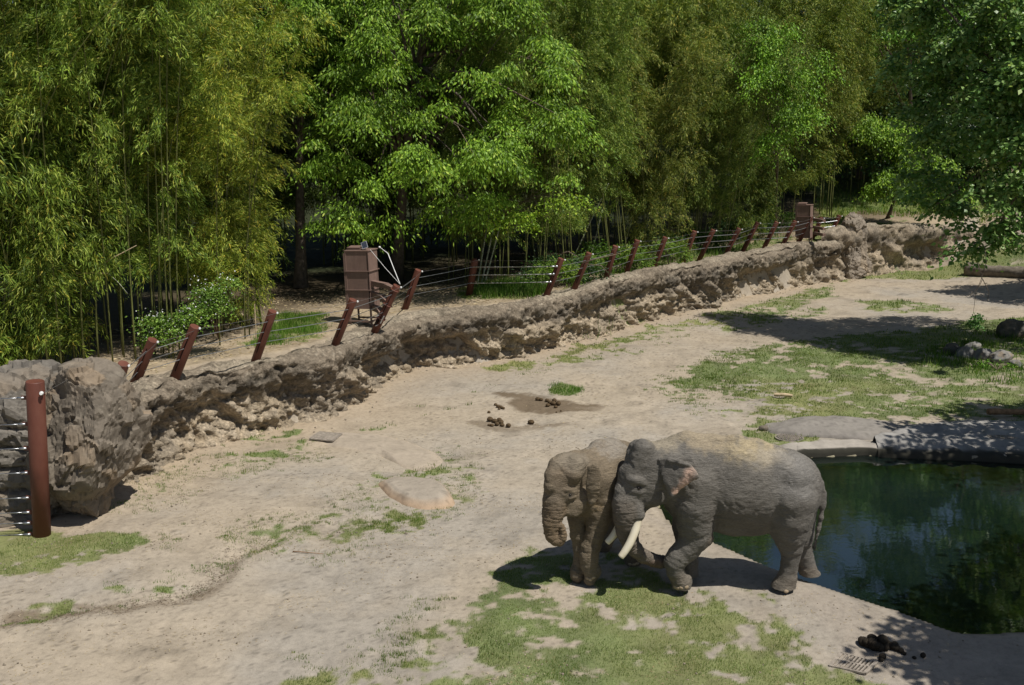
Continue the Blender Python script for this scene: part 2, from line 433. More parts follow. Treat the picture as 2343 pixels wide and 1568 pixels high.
_c = M_ground.mix(.55, _c, M_ground.ramp(_f, [(.3, .55), (.45, 1.0), (.62, 1.05), (.78, 1.35)]), 'MULTIPLY')
M_ground.color(_c)
M_ground.normal(M_ground.bump(_f, .5, .012, M_ground.bump(M_ground.noise(6, 6, .6), .45, .06)))
me = np_mesh('ground', np.c_[XY, gz], GF, M_ground.m, True, {'soil': gcolr})
link('ground', me, kind='structure')

def zground(x, y):
    return float(ground_height(np.array([[x, y]], float))[0][0])
def zgrounds(XY): return ground_height(XY)[0]

# ------------------------------------------------------------------ pond water
wv = [(x, y, WATER_Z) for x, y in [(p[0], p[1]) for p in POND]]
cx = np.mean([p[0] for p in POND]); cy = np.mean([p[1] for p in POND])
wv = [(cx + (x - cx) * 1.0 + .35 * np.sign(x - cx), y + .35 * np.sign(y - cy), z) for x, y, z in wv]
M_water = Mat('pond_water', .02, .5)
_t = M_water.t
tr = M_water.new('ShaderNodeBsdfTransparent'); tr.inputs[0].default_value = (.62, .70, .42, 1)
df = M_water.new('ShaderNodeBsdfDiffuse')
wcn = M_water.noise(.28, 3, .5)
M_water.l(M_water.ramp(wcn, [(.35, (.004, .010, .006)), (.65, (.007, .014, .013))]), df.inputs[0])
gl = M_water.new('ShaderNodeBsdfGlossy'); gl.inputs['Roughness'].default_value = .015; gl.inputs[0].default_value = (1, 1, 1, 1)
mx1 = M_water.new('ShaderNodeMixShader'); M_water.l(M_water.attr('turbid'), mx1.inputs[0])
M_water.l(tr.outputs[0], mx1.inputs[1]); M_water.l(df.outputs[0], mx1.inputs[2])
fr = M_water.new('ShaderNodeFresnel'); fr.inputs[0].default_value = 2.3
mx2 = M_water.new('ShaderNodeMixShader'); M_water.l(fr.outputs[0], mx2.inputs[0])
M_water.l(mx1.outputs[0], mx2.inputs[1]); M_water.l(gl.outputs[0], mx2.inputs[2])
M_water.l(mx2.outputs[0], M_water.out.inputs['Surface'])
_rip = M_water.noise(2.2, 3, .5, stretch=(1, 1.5, 1)); _rip2 = M_water.noise(9, 2, .5, stretch=(1, 2.5, 1))
wv_ = M_water.new('ShaderNodeTexWave'); wv_.wave_type = 'RINGS'; wv_.rings_direction = 'SPHERICAL'; wv_.inputs['Scale'].default_value = 2.6
mpw = M_water.new('ShaderNodeMapping'); pr_ = at_z(1850, 1300, WATER_Z); mpw.inputs['Location'].default_value = (-pr_.x, -pr_.y, -pr_.z)
M_water.l(M_water.coords(), mpw.inputs[0]); M_water.l(mpw.outputs[0], wv_.inputs['Vector'])
_near = M_water.new('ShaderNodeVectorMath'); _near.operation = 'LENGTH'; M_water.l(mpw.outputs[0], _near.inputs[0])
_fall = M_water.math('MULTIPLY', M_water.ramp(M_water.math('MULTIPLY', _near.outputs['Value'], .35), [(0, .9), (.9, 0)]), wv_.outputs['Fac'])
_h = M_water.math('ADD', M_water.math('ADD', M_water.math('MULTIPLY', _rip, .9), M_water.math('MULTIPLY', _rip2, .12)), M_water.math('MULTIPLY', _fall, .05))
_b = M_water.bump(_h, .045, .05)
for n_ in (gl, fr): M_water.l(_b, n_.inputs['Normal'])
# a fine sheet so that turbidity can follow the depth of the basin
wx = np.arange(1.5, 30, .2); wy = np.arange(12.5, 36, .2); WX, WY = np.meshgrid(wx, wy); WXY = np.c_[WX.ravel(), WY.ravel()]
wpd = poly_sd(WXY, POND); wid = np.arange(len(WXY)).reshape(WX.shape)
WF = np.stack([wid[:-1, :-1].ravel(), wid[:-1, 1:].ravel(), wid[1:, 1:].ravel(), wid[1:, :-1].ravel()], 1)
WF = WF[(wpd[WF] > -1.0).all(1)]
used, inv = np.unique(WF, return_inverse=True); WF = inv.reshape(WF.shape)
WP = WXY[used]; wz, _, wpd2 = ground_height(WP)
tb = 1 - np.exp(-np.maximum(WATER_Z - wz, 0) * 12.0)
me = np_mesh('pond_water', np.c_[WP, np.full(len(WP), WATER_Z)], WF, M_water.m, True, {'turbid': np.clip(tb, 0, .985)})
link('pond_water', me, kind='structure')
# ------------------------------------------------------------------ rock retaining wall
def resample(L, step):
    L = np.asarray(L, float); seg = np.hypot(*np.diff(L, axis=0).T); s = np.r_[0, np.cumsum(seg)]
    n = max(2, int(s[-1] / step)); q = np.linspace(0, s[-1], n)
    return np.c_[np.interp(q, s, L[:, 0]), np.interp(q, s, L[:, 1])], q
def smooth_line(P, k=9):
    Q = P.copy()
    for _ in range(k):
        Q[1:-1] = .5 * Q[1:-1] + .25 * (Q[:-2] + Q[2:])
    return Q
def rock_wall(name, foot, height, seed, step, prof_n, mat, label, cap=1.0):
    P, arc = resample(foot, step); P = smooth_line(P, int(0.6 / step) ** 2 + 4)
    T = np.gradient(P, axis=0); T /= np.hypot(T[:, 0], T[:, 1])[:, None]; N = np.c_[T[:, 1], -T[:, 0]]   # towards the yard
    h = np.interp(arc / arc[-1], np.linspace(0, 1, len(height)), height); h = h * (1 + .055 * fbm(np.c_[arc * .45, arc * 0, arc * 0 + seed], 3, seed + 2)); P = P + N * (.22 * fbm(np.c_[arc * .38, arc * 0, arc * 0 + 7], 2, seed + 4))[:, None]
    # profile: (out towards the yard, height fraction), foot -> face -> lip -> top -> back
    prof = np.array([(0.30, -.12), (.16, .0), (.0, .07), (-.10, .18), (-.16, .30), (-.20, .42), (-.19, .52), (-.12, .60), (-.02, .68), (.05, .76), (.08, .86), (.05, .94), (-.06, 1.0), (-.30, 1.02), (-.6, 1.0), (-.95, .96), (-1.2, .85)])
    pl = np.r_[0, np.cumsum(np.hypot(np.diff(prof[:, 0]) , np.diff(prof[:, 1]) * 2.2))]; q = np.linspace(0, pl[-1], prof_n)
    po = np.interp(q, pl, prof[:, 0]); pz = np.interp(q, pl, prof[:, 1])
    for _ in range(3): po[1:-1] = (po[:-2] + 2 * po[1:-1] + po[2:]) / 4; pz[1:-1] = (pz[:-2] + 2 * pz[1:-1] + pz[2:]) / 4
    A = np.repeat(arc, prof_n); Z = np.outer(h, pz).ravel(); O = np.tile(po, len(P)); PZ = np.tile(pz, len(P)); on = np.tile(q / pl[-1], len(P))
    s3 = np.c_[A, Z, O]
    facey = sstep(-.05, .08, PZ) * sstep(1.02, .90, PZ) * (on < .66)
    lipm = sstep(.5, .66, PZ); lower = sstep(.66, .42, PZ) * facey
    big = fbm(s3 * np.array([.55, .35, .4]), 3, seed)                     # bays and buttresses
    diag = ridged(np.c_[A * .9 + Z * .9, Z * .35, O], 3, seed + 3)        # slanting spurs below the lip
    ledge = fbm(np.c_[A * 1.4, Z * 3.4 + A * .25, O * 2], 4, seed + 5)
    d1, d2, idv = worley(np.c_[A * 1.9, Z * 2.4 + .3 * A, O * 2] + .35 * fbm(s3 * 2.3, 2, seed + 8)[:, None], seed + 9)
    block = (idv - .5); crack = sstep(.0, .16, d2 - d1)
    fine = fbm(s3 * 7, 4, seed + 13, .6); e1, e2, eid = worley(s3 * np.array([6, 6, 6]), seed + 15)
    d = .30 * big * (.5 + .5 * facey) + .26 * diag * facey * sstep(.98, .5, PZ) + .14 * ledge * facey * (1 - .4 * lipm)
    # bedding: stacked ledges whose edges stand proud
    bz = Z * 3.1 + .8 * fbm(np.c_[A * .7, Z, O * 0], 3, seed + 50) + A * .12; saw = bz - np.floor(bz); lk = _hash(np.floor(bz).astype(np.int64), np.floor(A * 1.1 + 3 * np.floor(bz)).astype(np.int64), np.zeros(len(A), np.int64), seed)
    d += (.16 * (saw ** 1.5) * (.3 + lk) - .06) * lower * .55
    drip = ridged(np.c_[A * 2.3 + Z * .9, Z * .55 + 5, O * 0], 3, seed + 74); drip2 = ridged(np.c_[A * 5.2 + Z * 1.6, Z * 1.2 + 5, O * 0], 2, seed + 76); d += (.17 * drip + .07 * drip2 - .05) * facey * (1 - .5 * lipm)
    d += (.07 * block - .06 * (1 - crack)) * lower + .12 * fine * (.25 + .75 * facey)
    m1, m2, mid_ = worley(s3 * np.array([3.1, 3.6, 3.1]) + .4 * fbm(s3 * 4, 2, seed + 60)[:, None], seed + 61)
    d += (.12 * np.clip(.55 - m1, 0, 1) + .04 * (mid_ - .5)) * facey
    knob = np.clip(.42 - e1, 0, 1); d += .17 * knob * (.25 + .75 * facey)
    pit = sstep(.42, .75, fbm(s3 * np.array([1.6, 2.4, 1.6]), 3, seed + 66) + .1); d -= .20 * pit * facey
    hollow = sstep(.55, .15, np.abs(PZ - .46) * 2) * sstep(-.05, .45, fbm(np.c_[A * .5, Z * .7, O * 0 + 3], 2, seed + 22)); d -= .25 * hollow * (on < .6)
    spur = sstep(.30, .75, ridged(np.c_[A * .62 + Z * .55, Z * .2, O * 0], 2, seed + 70)); d += .34 * spur * sstep(.10, .45, PZ) * sstep(.66, .50, PZ)
    fa, fid = facets(np.c_[A * 1.7, Z * 2.6 + .35 * A, O * 1.5] + .25 * fbm(s3 * 2, 2, seed + 80)[:, None], seed + 81, .45, .5); d += .10 * fa * facey
    fb, fid2 = facets(s3 * np.array([4.2, 5, 4]) + .3 * fbm(s3 * 3, 2, seed + 84)[:, None], seed + 85, .5, .5); d += .06 * fb * facey
    bay = fbm(np.c_[A * .33, A * 0, A * 0], 2, seed + 90); over = sstep(-.15, .35, bay); d += (.26 * over * lipm * sstep(1.0, .9, PZ) - .24 * over * sstep(.62, .5, PZ) * sstep(.12, .3, PZ)) * (on < .64)
    out = O + d * np.where(PZ < .97, 1, .25)
    zz = Z + (.10 * fbm(np.c_[A * .8, O * 1.5, O * 0], 3, seed + 30) + .09 * fbm(np.c_[A * 2.6, O * 2.5, O * 0], 3, seed + 32) + .13 * np.clip(.5 - m1, 0, 1) + .06 * fa) * lipm + .05 * ledge * facey + (.05 * knob + .02 * fine) * lipm
    Nr = np.repeat(N, prof_n, 0); Pr = np.repeat(P, prof_n, 0)
    V = np.c_[Pr + Nr * out[:, None], zz]
    m = len(P); ii = np.arange(m * prof_n).reshape(m, prof_n)
    F = np.stack([ii[:-1, :-1].ravel(), ii[1:, :-1].ravel(), ii[1:, 1:].ravel(), ii[:-1, 1:].ravel()], 1)
    # stone colours: grey weathered cap, tan eroded face, dark crust along the lip
    tone = fbm(s3 * np.array([.7, 1.4, 1]), 4, seed + 40); t2 = fbm(s3 * 4, 3, seed + 41)
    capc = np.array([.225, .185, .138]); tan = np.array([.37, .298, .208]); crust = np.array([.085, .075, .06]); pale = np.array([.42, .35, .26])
    k = sstep(.45, .80, PZ + .35 * tone + .15 * diag) * cap
    c = tan[None] + (pale - tan)[None] * np.clip(t2 * 1.5 + .2, 0, 1)[:, None]
    grime = np.clip(tone * 2.2, 0, .8); c = c + (np.array([.25, .21, .16]) - c) * grime[:, None]
    c = c + (capc - c) * k[:, None]
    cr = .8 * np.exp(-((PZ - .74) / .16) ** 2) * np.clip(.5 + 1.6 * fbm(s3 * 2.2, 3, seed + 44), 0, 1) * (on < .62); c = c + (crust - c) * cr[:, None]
    topm = sstep(.96, 1.0, PZ); c = c + (np.array([.35, .30, .225]) * (1 + .3 * t2)[:, None] - c) * (topm * np.clip(.35 + tone, 0, 1))[:, None]
    pebble = (e1 < .30) & (eid > .72) & (PZ > .6); c[pebble] = c[pebble] * .4 + np.array([.36, .31, .24]) * .6
    cav = sstep(.02, -.18, d - .3 * big); c = c * (1 - .22 * cav * facey)[:, None]; c = c * (.86 + .28 * mid_)[:, None]  # recesses of the relief made darker, tone varied per cell
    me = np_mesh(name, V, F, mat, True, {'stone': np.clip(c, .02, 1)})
    t = link(name, me, label=label[0], category=label[1]); return t, P, N, arc, h
M_rock = Mat('wall_rock', .95, .15)
_c = M_rock.attr('stone', 'Color'); _n = M_rock.noise(14, 8, .7); _v = M_rock.voro(24)
_c = M_rock.mix(.8, _c, M_rock.ramp(_n, [(.30, .30), (.5, 1.0), (.75, 1.5)]), 'MULTIPLY')
_d = M_rock.noise(4.2, 6, .7); _c = M_rock.mix(.65, _c, M_rock.ramp(_d, [(.34, .40), (.48, 1.0), (.7, 1.2)]), 'MULTIPLY')
_sp = M_rock.voro(9); _c = M_rock.mix(.5, _c, M_rock.ramp(_sp, [(.12, 1.35), (.3, 1.0), (.6, .62)]), 'MULTIPLY')
M_rock.color(_c); M_rock.normal(M_rock.bump(_v, .5, .03, M_rock.bump(_n, .8, .05)))
foot_main = FOOT[1:18]
wall, WP_, WN_, WA_, WH_ = rock_wall('rock_wall', foot_main, [1.95, 2.0, 2.0, 2.0, 1.95, 2.05, 2.15, 2.2, 2.2, 2.25, 2.3, 2.3], 100, .05, 92, M_rock.m,
    ('long eroded tan rock retaining wall with grey overhanging lip below the slanted posts', 'rock wall'))
foot_far = np.vstack([FOOT[17] + np.array([-.9, .3]), FOOT[17] + np.array([.3, .2]), FOOT[18:], [END[0] + 4, END[1] + 7], [END[0] + 9, END[1] + 11]])
wall2, *_r = rock_wall('rock_wall', foot_far, [2.9, 2.9, 2.7, 2.2, 1.6, .9, .3], 300, .12, 50, M_rock.m,
    ('tall pale rock wall with dark overhanging rim running behind the leafy branches at right', 'rock wall'), .55)

# ------------------------------------------------------------------ boulders
def ico(n=5):
    import bmesh
    bm = bmesh.new(); bmesh.ops.create_icosphere(bm, subdivisions=n, radius=1)
    V = np.array([v.co[:] for v in bm.verts]); F = np.array([[v.index for v in f.verts] for f in bm.faces]); bm.free()
    return V, F
_ICO = {}
def rock_mesh(name, size, seed, mat, sub=5, cuts=14, rough=.06, squash=None, cutk=.8, col=(.150, .126, .098), warm=(.26, .195, .13)):
    if sub not in _ICO: _ICO[sub] = ico(sub)
    V, F = _ICO[sub]; V = V.copy(); rs = np.random.RandomState(seed)
    for _ in range(cuts):                                     # planar faces
        n = rs.normal(size=3); n /= np.linalg.norm(n); d = rs.uniform(.62, .92)
        s = V @ n - d; V = V - np.outer(np.clip(s, 0, None) * cutk, n)
    size = np.array(size); P = V * size
    N = V / np.linalg.norm(V, axis=1)[:, None]
    sc = 1.0 / size.mean()
    d1, d2, idv = worley(P * 1.5 * sc * 1.3 + .25 * fbm(P * 2 * sc, 2, seed)[:, None], seed + 2)
    e1, e2, eidv = worley(P * 3.6 * sc * 1.3 + .3 * fbm(P * 4 * sc, 2, seed + 1)[:, None], seed + 5)
    disp = rough * (.6 * (idv - .5) - 1.2 * sstep(.05, 0, d2 - d1) * (idv > .5) + .4 * (eidv - .5) - .5 * sstep(.08, 0, e2 - e1) * (eidv > .5) + 1.1 * fbm(P * 3 * sc, 5, seed + 3) + .8 * ridged(P * 1.5 * sc, 3, seed + 6)) * size.mean()
    P = P + N * disp[:, None]
    fa, fid = facets(P * 2.4 * sc * 1.2 + .2 * fbm(P * 2 * sc, 2, seed + 20)[:, None], seed + 21, .6, .45); fb, f2 = facets(P * 6 * sc + .25 * fbm(P * 5 * sc, 2, seed + 22)[:, None], seed + 23, .6, .4)
    P = P + N * (size.mean() * (.125 * fa + .05 * fb))[:, None]
    if squash is not None: P = squash(P)
    t = fbm(P * 1.3, 4, seed + 8); t2 = ridged(P * 2.2, 4, seed + 9)
    c = np.array(col)[None] * (1 + .25 * t)[:, None] * (.85 + .3 * fid)[:, None]; c = c + (np.array(warm) - c) * np.clip(idv * 1.4 - .8 + t * .6, 0, .8)[:, None]
    c = c + (np.array([.30, .265, .21]) - c) * (np.clip(t2 - .6, 0, 1) * 1.0 * (P[:, 2:3].ravel() * 0 + 1))[:, None]
    return np_mesh(name, P, F, mat, sub < 6, {'stone': np.clip(c, .02, 1)})
M_bould = Mat('boulder_rock', .85, .25)
_c = M_bould.attr('stone', 'Color'); _n = M_bould.noise(7, 9, .65); _w = M_bould.voro(3.5, 'DISTANCE_TO_EDGE', stretch=(1, 1, 1.6))
_c = M_bould.mix(.6, _c, M_bould.ramp(_n, [(.28, .55), (.5, 1.0), (.8, 1.3)]), 'MULTIPLY')
_ck = M_bould.noise(2.6, 4, .6, dist=1.5); _c = M_bould.mix(.5, _c, M_bould.ramp(_ck, [(.34, .35), (.42, 1.0), (.62, 1.0), (.75, 1.4)]), 'MULTIPLY')
M_bould.color(_c); M_bould.normal(M_bould.bump(_n, .5, .03, M_bould.bump(M_bould.noise(40, 4), .3, .01)))

def shape_big(P):                                             # overhanging head on a narrow foot
    z = (P[:, 2] + 1.75) / 3.5
    k = np.interp(z, [0, .12, .25, .36, .5, .68, .85, 1.0], [.60, .58, .62, .98, 1.08, 1.10, 1.06, 1.1])
    k0 = np.interp(z, [0, .1, .3, .5, .7, .9, 1.0], [1.7, 1.5, 1.15, 1.03, 1, 1.0, 1.15])      # undo the sphere's taper near the foot
    Q = P.copy(); Q[:, 0] *= k * k0; Q[:, 1] *= k * k0
    Q[:, 0] += np.interp(z, [0, .3, .6, 1], [-.42, -.20, .0, .05]); return Q
b0 = at_z(212, 1190); bt = at_y(230, 826, b0.y + .9)
bm_ = rock_mesh('boulder', (1.04, 1.2, 1.90), 8, M_bould.m, 6, 10, .030, shape_big, cutk=.8)
link('boulder', bm_, loc=(b0.x - .06, b0.y + .45, 1.42), label='huge grey brown boulder with cracked overhanging face at the left end of the rock wall', category='boulder')
def shape_left(P):
    z = (P[:, 2] + 1.8) / 3.6; k = np.interp(z, [0, .2, .5, .8, 1], [1.9, 1.25, 1.0, 1.0, 1.1]); Q = P.copy(); Q[:, 0] *= k; Q[:, 1] *= k
    crack = np.zeros(len(P))
    for h, s in ((-1.2, .10), (-.75, .13), (-.25, .12), (.2, .1), (.62, .07)):
        w = .10 * fbm(np.c_[P[:, 0] * .9, P[:, 1], P[:, 2] * 0 + h], 3, 77); crack += s * np.exp(-((P[:, 2] - h - w * 2) / .045) ** 2)
    n = np.c_[P[:, 0], P[:, 1], 0 * P[:, 2]]; n /= (np.linalg.norm(n, axis=1) + 1e-6)[:, None]
    return Q - n * crack[:, None] * 1.2
l0 = at_z(20, 1215)
bm2 = rock_mesh('boulder', (1.5, 1.3, 1.75), 23, M_bould.m, 6, 9, .028, shape_left, col=(.15, .135, .115))
link('boulder', bm2, loc=(l0.x + .02, l0.y + 1.35, 1.45), label='grey boulder split by level cracks behind the tall brown post and its cables', category='boulder')
bm3 = rock_mesh('boulder', (1.6, 1.2, 1.7), 29, M_bould.m, 5, 9, .05, shape_left)
link('boulder', bm3, loc=(l0.x - 2.2, l0.y + 1.0, 1.3), label='grey boulder cut off by the left edge of the picture', category='boulder')
# the squared pillar where the two walls meet
pb = at_z(1935, 640)
def shape_pil(P):
    z = (P[:, 2] + 1.9) / 3.8; k = np.interp(z, [0, .2, .45, .6, 1], [1.9, 1.5, 1.05, 1.0, 1.25]); Q = P.copy(); Q[:, 0] *= k; Q[:, 1] *= k; return Q
bm4 = rock_mesh('rock_pillar', (1.0, 1.0, 1.95), 41, M_bould.m, 6, 7, .04, shape_pil, col=(.22, .185, .145), warm=(.34, .265, .18))
link('rock_pillar', bm4, loc=(pb.x + .25, pb.y + .7, 1.75), label='upright grey tan rock pillar where the posts end and the far wall begins', category='rock pillar')
bs = at_z(1885, 520, 2.3)
link('boulder', rock_mesh('boulder', (.9, .6, .55), 43, M_bould.m, 4, 10, .05), loc=(bs.x, bs.y, 2.5), label='low grey boulder behind the last slanted post beside the rock pillar', category='boulder')
# ------------------------------------------------------------------ plants
def leaf_mat(name, stops, trans=.35, rough=.5, nscale=.35):
    m = Mat(name, rough, .25)
    g = m.new('ShaderNodeNewGeometry'); oi = m.new('ShaderNodeObjectInfo')
    c = m.ramp(g.outputs['Random Per Island'], stops)
    n = m.noise(nscale, 3, .5); c = m.mix(.5, c, m.ramp(n, [(.3, .55), (.7, 1.4)]), 'MULTIPLY')
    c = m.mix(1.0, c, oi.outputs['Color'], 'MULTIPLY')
    m.color(c)
    tl = m.new('ShaderNodeBsdfTranslucent'); c2 = m.mix(1.0, c, (1.25, 1.35, .55), 'MULTIPLY'); m.l(c2, tl.inputs[0])
    mx = m.new('ShaderNodeMixShader'); mx.inputs[0].default_value = trans
    m.l(m.p.outputs[0], mx.inputs[1]); m.l(tl.outputs[0], mx.inputs[2]); m.l(mx.outputs[0], m.out.inputs['Surface'])
    return m.m
M_bamleaf = leaf_mat('bamboo_leaf', [(0, (.055, .095, .014)), (.35, (.140, .210, .026)), (.7, (.290, .360, .050)), (.93, (.42, .45, .10)), (1, (.52, .40, .06))], .17)
M_maple = leaf_mat('broad_leaf', [(0, (.065, .125, .012)), (.5, (.145, .270, .022)), (.9, (.28, .45, .045)), (1, (.42, .50, .08))], .22)
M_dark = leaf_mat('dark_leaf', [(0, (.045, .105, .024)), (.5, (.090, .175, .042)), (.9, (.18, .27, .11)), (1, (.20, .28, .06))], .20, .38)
M_grass = leaf_mat('grass_blade', [(0, (.06, .125, .016)), (.5, (.115, .195, .026)), (.82, (.20, .25, .05)), (1, (.38, .34, .15))], .3, .6, .6)
M_bark = simple_mat('tree_bark', (.115, .095, .075), .9, .1, .4, 7, 0, .8)
M_twig = simple_mat('twig_bark', (.16, .125, .095), .85, .1, .3, 9, 0, .3)
M_culm = simple_mat('bamboo_culm', (.125, .135, .04), .45, .35, .35, 3, 0, .1)
M_culmp = simple_mat('pale_culm', (.40, .42, .30), .5, .3, .3, 3, 0, .1)
def unit(v): return v / (np.linalg.norm(v, axis=-1, keepdims=True) + 1e-9)
def leaves(P, D, S, L, Wd, fold=0.0):
    """rhombus leaves: base P, direction D, side S, lengths L, widths Wd"""
    L = L[:, None]; Wd = Wd[:, None]; n = len(P)
    up = np.cross(D, S)
    a = P; b = P + D * L * .42 + S * Wd * .5 - up * fold * L; c = P + D * L - np.array([0, 0, 1.0]) * L * .12; d = P + D * L * .42 - S * Wd * .5 - up * fold * L
    V = np.stack([a, b, c, d], 1).reshape(-1, 3); F = np.arange(4 * n).reshape(n, 4)
    return V, F
def bamboo_foliage(rs, H, spread, nculm, nbr, lo=.28, leafL=.175, leafW=.026, arch=1.0, drift=(0, 0), nl=34):
    """returns leaf mesh data and culm paths (local coordinates)"""
    culms = []; Ps = []; Ds = []
    for i in range(nculm):
        a = rs.uniform(0, 2 * math.pi); r = spread * .32 * math.sqrt(rs.uniform())
        b = np.array([r * math.cos(a), r * math.sin(a), 0]); out = np.array([math.cos(a), math.sin(a), 0]) * rs.uniform(.2, 1) * spread * .75 * arch + np.array([drift[0], drift[1], 0]) * rs.uniform(.5, 1.1)
        h = H * rs.uniform(.72, 1.03); t = np.linspace(0, 1, 14)
        path = b[None] + out[None] * (t ** 2.1)[:, None] + np.array([0, 0, h])[None] * (t * (1.10 - .10 * t ** 3))[:, None]
        culms.append(path)
        tt = lo + (1 - lo) * rs.uniform(size=nbr) ** .85; tt = np.clip(tt, 0, 1)
        ip = np.stack([np.interp(tt, t, path[:, k]) for k in range(3)], 1)
        az = rs.uniform(0, 2 * math.pi, nbr); ln = (1.25 - .6 * np.abs(tt - .5)) * rs.uniform(.5, 1.3, nbr)
        dirs = np.stack([np.cos(az), np.sin(az), rs.uniform(.0, .7, nbr)], 1); dirs = unit(dirs)
        keep = fbm((ip + dirs * ln[:, None]) * np.array([.7, .7, .9]), 2, 200 + int(H * 10)) > .0; ip, dirs, ln = ip[keep], dirs[keep], ln[keep]; nb = len(ln)
        # leaves along each drooping branchlet
        s = rs.uniform(.15, 1.0, (nb, nl)); base = ip[:, None] + dirs[:, None] * (ln[:, None] * s)[..., None]
        base[..., 2] -= .62 * ln[:, None] * s ** 2
        base += rs.normal(0, .075, base.shape)
        Ps.append(base.reshape(-1, 3)); dd = dirs[:, None] * (1.0 - .45 * s[..., None]) + rs.normal(0, .38, base.shape); dd[..., 2] -= .32 + .40 * s; Ds.append(unit(dd).reshape(-1, 3))
    P = np.concatenate(Ps); D = np.concatenate(Ds); n = len(P)
    Sd = unit(np.cross(D, rs.normal(size=(n, 3)) + np.array([0, 0, .6])))
    V, F = leaves(P, D, Sd, leafL * rs.uniform(.65, 1.2, n), leafW * rs.uniform(.7, 1.3, n))
    return V, F, culms
def culm_mesh(path, r0, r1, n=5):
    mb = MB(); mb.tube([Vector(p) for p in path], list(np.linspace(r0, r1, len(path))), n); return mb
rs = np.random.RandomState(11)
BAM = []
for k, (H, sp, nc, nb, lo, arch, nl) in enumerate([(11, 4.2, 26, 104, .06, 1.0, 74), (12.5, 4.8, 26, 104, .20, 1.1, 74), (13, 4.6, 24, 104, .26, .9, 76), (10, 4.8, 24, 100, .04, 1.2, 74)]):
    V, F, cl = bamboo_foliage(rs, H, sp, nc, nb, lo, arch=arch, nl=nl)
    me = np_mesh('bamboo_foliage', V, F, M_bamleaf, False)
    cms = [culm_mesh(p, .030, .007).mesh('culm', M_culm, True) for p in cl]
    BAM.append((me, cms))
def bamboo_clump(u, v, kind, scale, rot, label, group, color=(1, 1, 1), z=2.15, lean=0.0, nshow=9, y=None):
    p = at_z(u, v, z) if y is None else Vector(((u - 1171) / FOC * (y * CP + 6 * SP), y, z))
    p.z = zground(p.x, p.y) - .05
    t = thing('bamboo_clump', label, 'bamboo', p, group=group)
    me, cms = BAM[kind]
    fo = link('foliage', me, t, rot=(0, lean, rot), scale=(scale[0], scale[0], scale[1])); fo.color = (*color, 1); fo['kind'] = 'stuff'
    for m in cms[:nshow]: link('culm', m, t, rot=(0, lean, rot), scale=(scale[0], scale[0], scale[1]))
    return t
R_ = random.Random(5)
gL = 'bamboo grove behind the wall at left'; gC = 'bamboo grove behind the slanted posts'; gR = 'bamboo standing in the shade at the back'
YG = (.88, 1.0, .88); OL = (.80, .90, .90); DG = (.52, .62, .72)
left = [  # u, v of the foot, kind, (width, height) scale, turn, label, tint, lean
    (-150, 845, 0, (1.0, 1.10), 0.3, 'dense yellow green bamboo cut off by the left edge of the picture', (.92, 1.0, .9), 0),
    (5, 842, 3, (.95, 1.22), 1.3, 'bamboo with foliage down to the top of the left boulder', (.85, .98, .85), 0),
    (130, 825, 0, (.92, 1.15), 2.2, 'bushy bamboo rising behind the gap between the two big boulders', (.90, .95, .85), 0),
    (262, 805, 1, (.82, 1.02), 4.0, 'tall bamboo with bare green stems behind the first slanted posts', YG, 0),
    (370, 795, 2, (.82, .98), .7, 'tall bamboo above the white flowering shrub', YG, .02),
    (480, 765, 1, (.80, .86), 5.1, 'arching yellow tipped bamboo left of the dark clearing', (1.10, 1.06, .8), .06),
    (545, 735, 0, (.72, .84), 3.3, 'shorter bamboo at the right end of the left grove, leaning over the clearing', (1.10, 1.06, .8), .10),
    (60, 745, 2, (1.1, 1.12), 1.9, 'bamboo in the second row at the top left corner', (.95, .95, .9), 0),
    (250, 735, 1, (1.15, 1.12), 2.6, 'bamboo in the second row reaching the top of the picture at left', (1.05, .98, .9), 0),
    (420, 720, 2, (1.05, 1.02), 3.9, 'feathery bamboo in the second row above the slanted posts', (1.08, 1.0, .85), .02),
    (-120, 735, 1, (1.2, 1.1), 4.4, 'bamboo in the second row cut off by the left edge', (.9, .95, .9), 0),
]
for u, v, k, sc, rt, lb, colr, ln in left: bamboo_clump(u, v, k, sc, rt, lb, gL, colr, lean=ln)
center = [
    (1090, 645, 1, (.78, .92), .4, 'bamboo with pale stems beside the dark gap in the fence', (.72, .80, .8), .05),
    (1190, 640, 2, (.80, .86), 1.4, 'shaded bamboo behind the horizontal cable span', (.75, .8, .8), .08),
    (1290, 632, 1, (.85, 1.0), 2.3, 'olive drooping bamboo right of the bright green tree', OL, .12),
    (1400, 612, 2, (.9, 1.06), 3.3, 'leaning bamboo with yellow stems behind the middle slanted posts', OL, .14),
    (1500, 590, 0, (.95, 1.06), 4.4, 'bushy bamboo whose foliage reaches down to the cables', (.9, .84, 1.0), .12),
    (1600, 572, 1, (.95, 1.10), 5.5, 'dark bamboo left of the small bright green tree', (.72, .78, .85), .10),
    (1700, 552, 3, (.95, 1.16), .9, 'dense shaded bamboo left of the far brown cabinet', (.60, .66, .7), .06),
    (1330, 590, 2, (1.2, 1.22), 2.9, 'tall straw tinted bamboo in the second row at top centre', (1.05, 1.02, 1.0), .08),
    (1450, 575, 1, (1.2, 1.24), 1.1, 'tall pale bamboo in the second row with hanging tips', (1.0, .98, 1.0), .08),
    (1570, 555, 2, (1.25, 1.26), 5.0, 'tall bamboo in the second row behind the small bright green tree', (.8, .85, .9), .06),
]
for u, v, k, sc, rt, lb, colr, ln in center: bamboo_clump(u, v, k, sc, rt, lb, gC, colr, lean=ln)
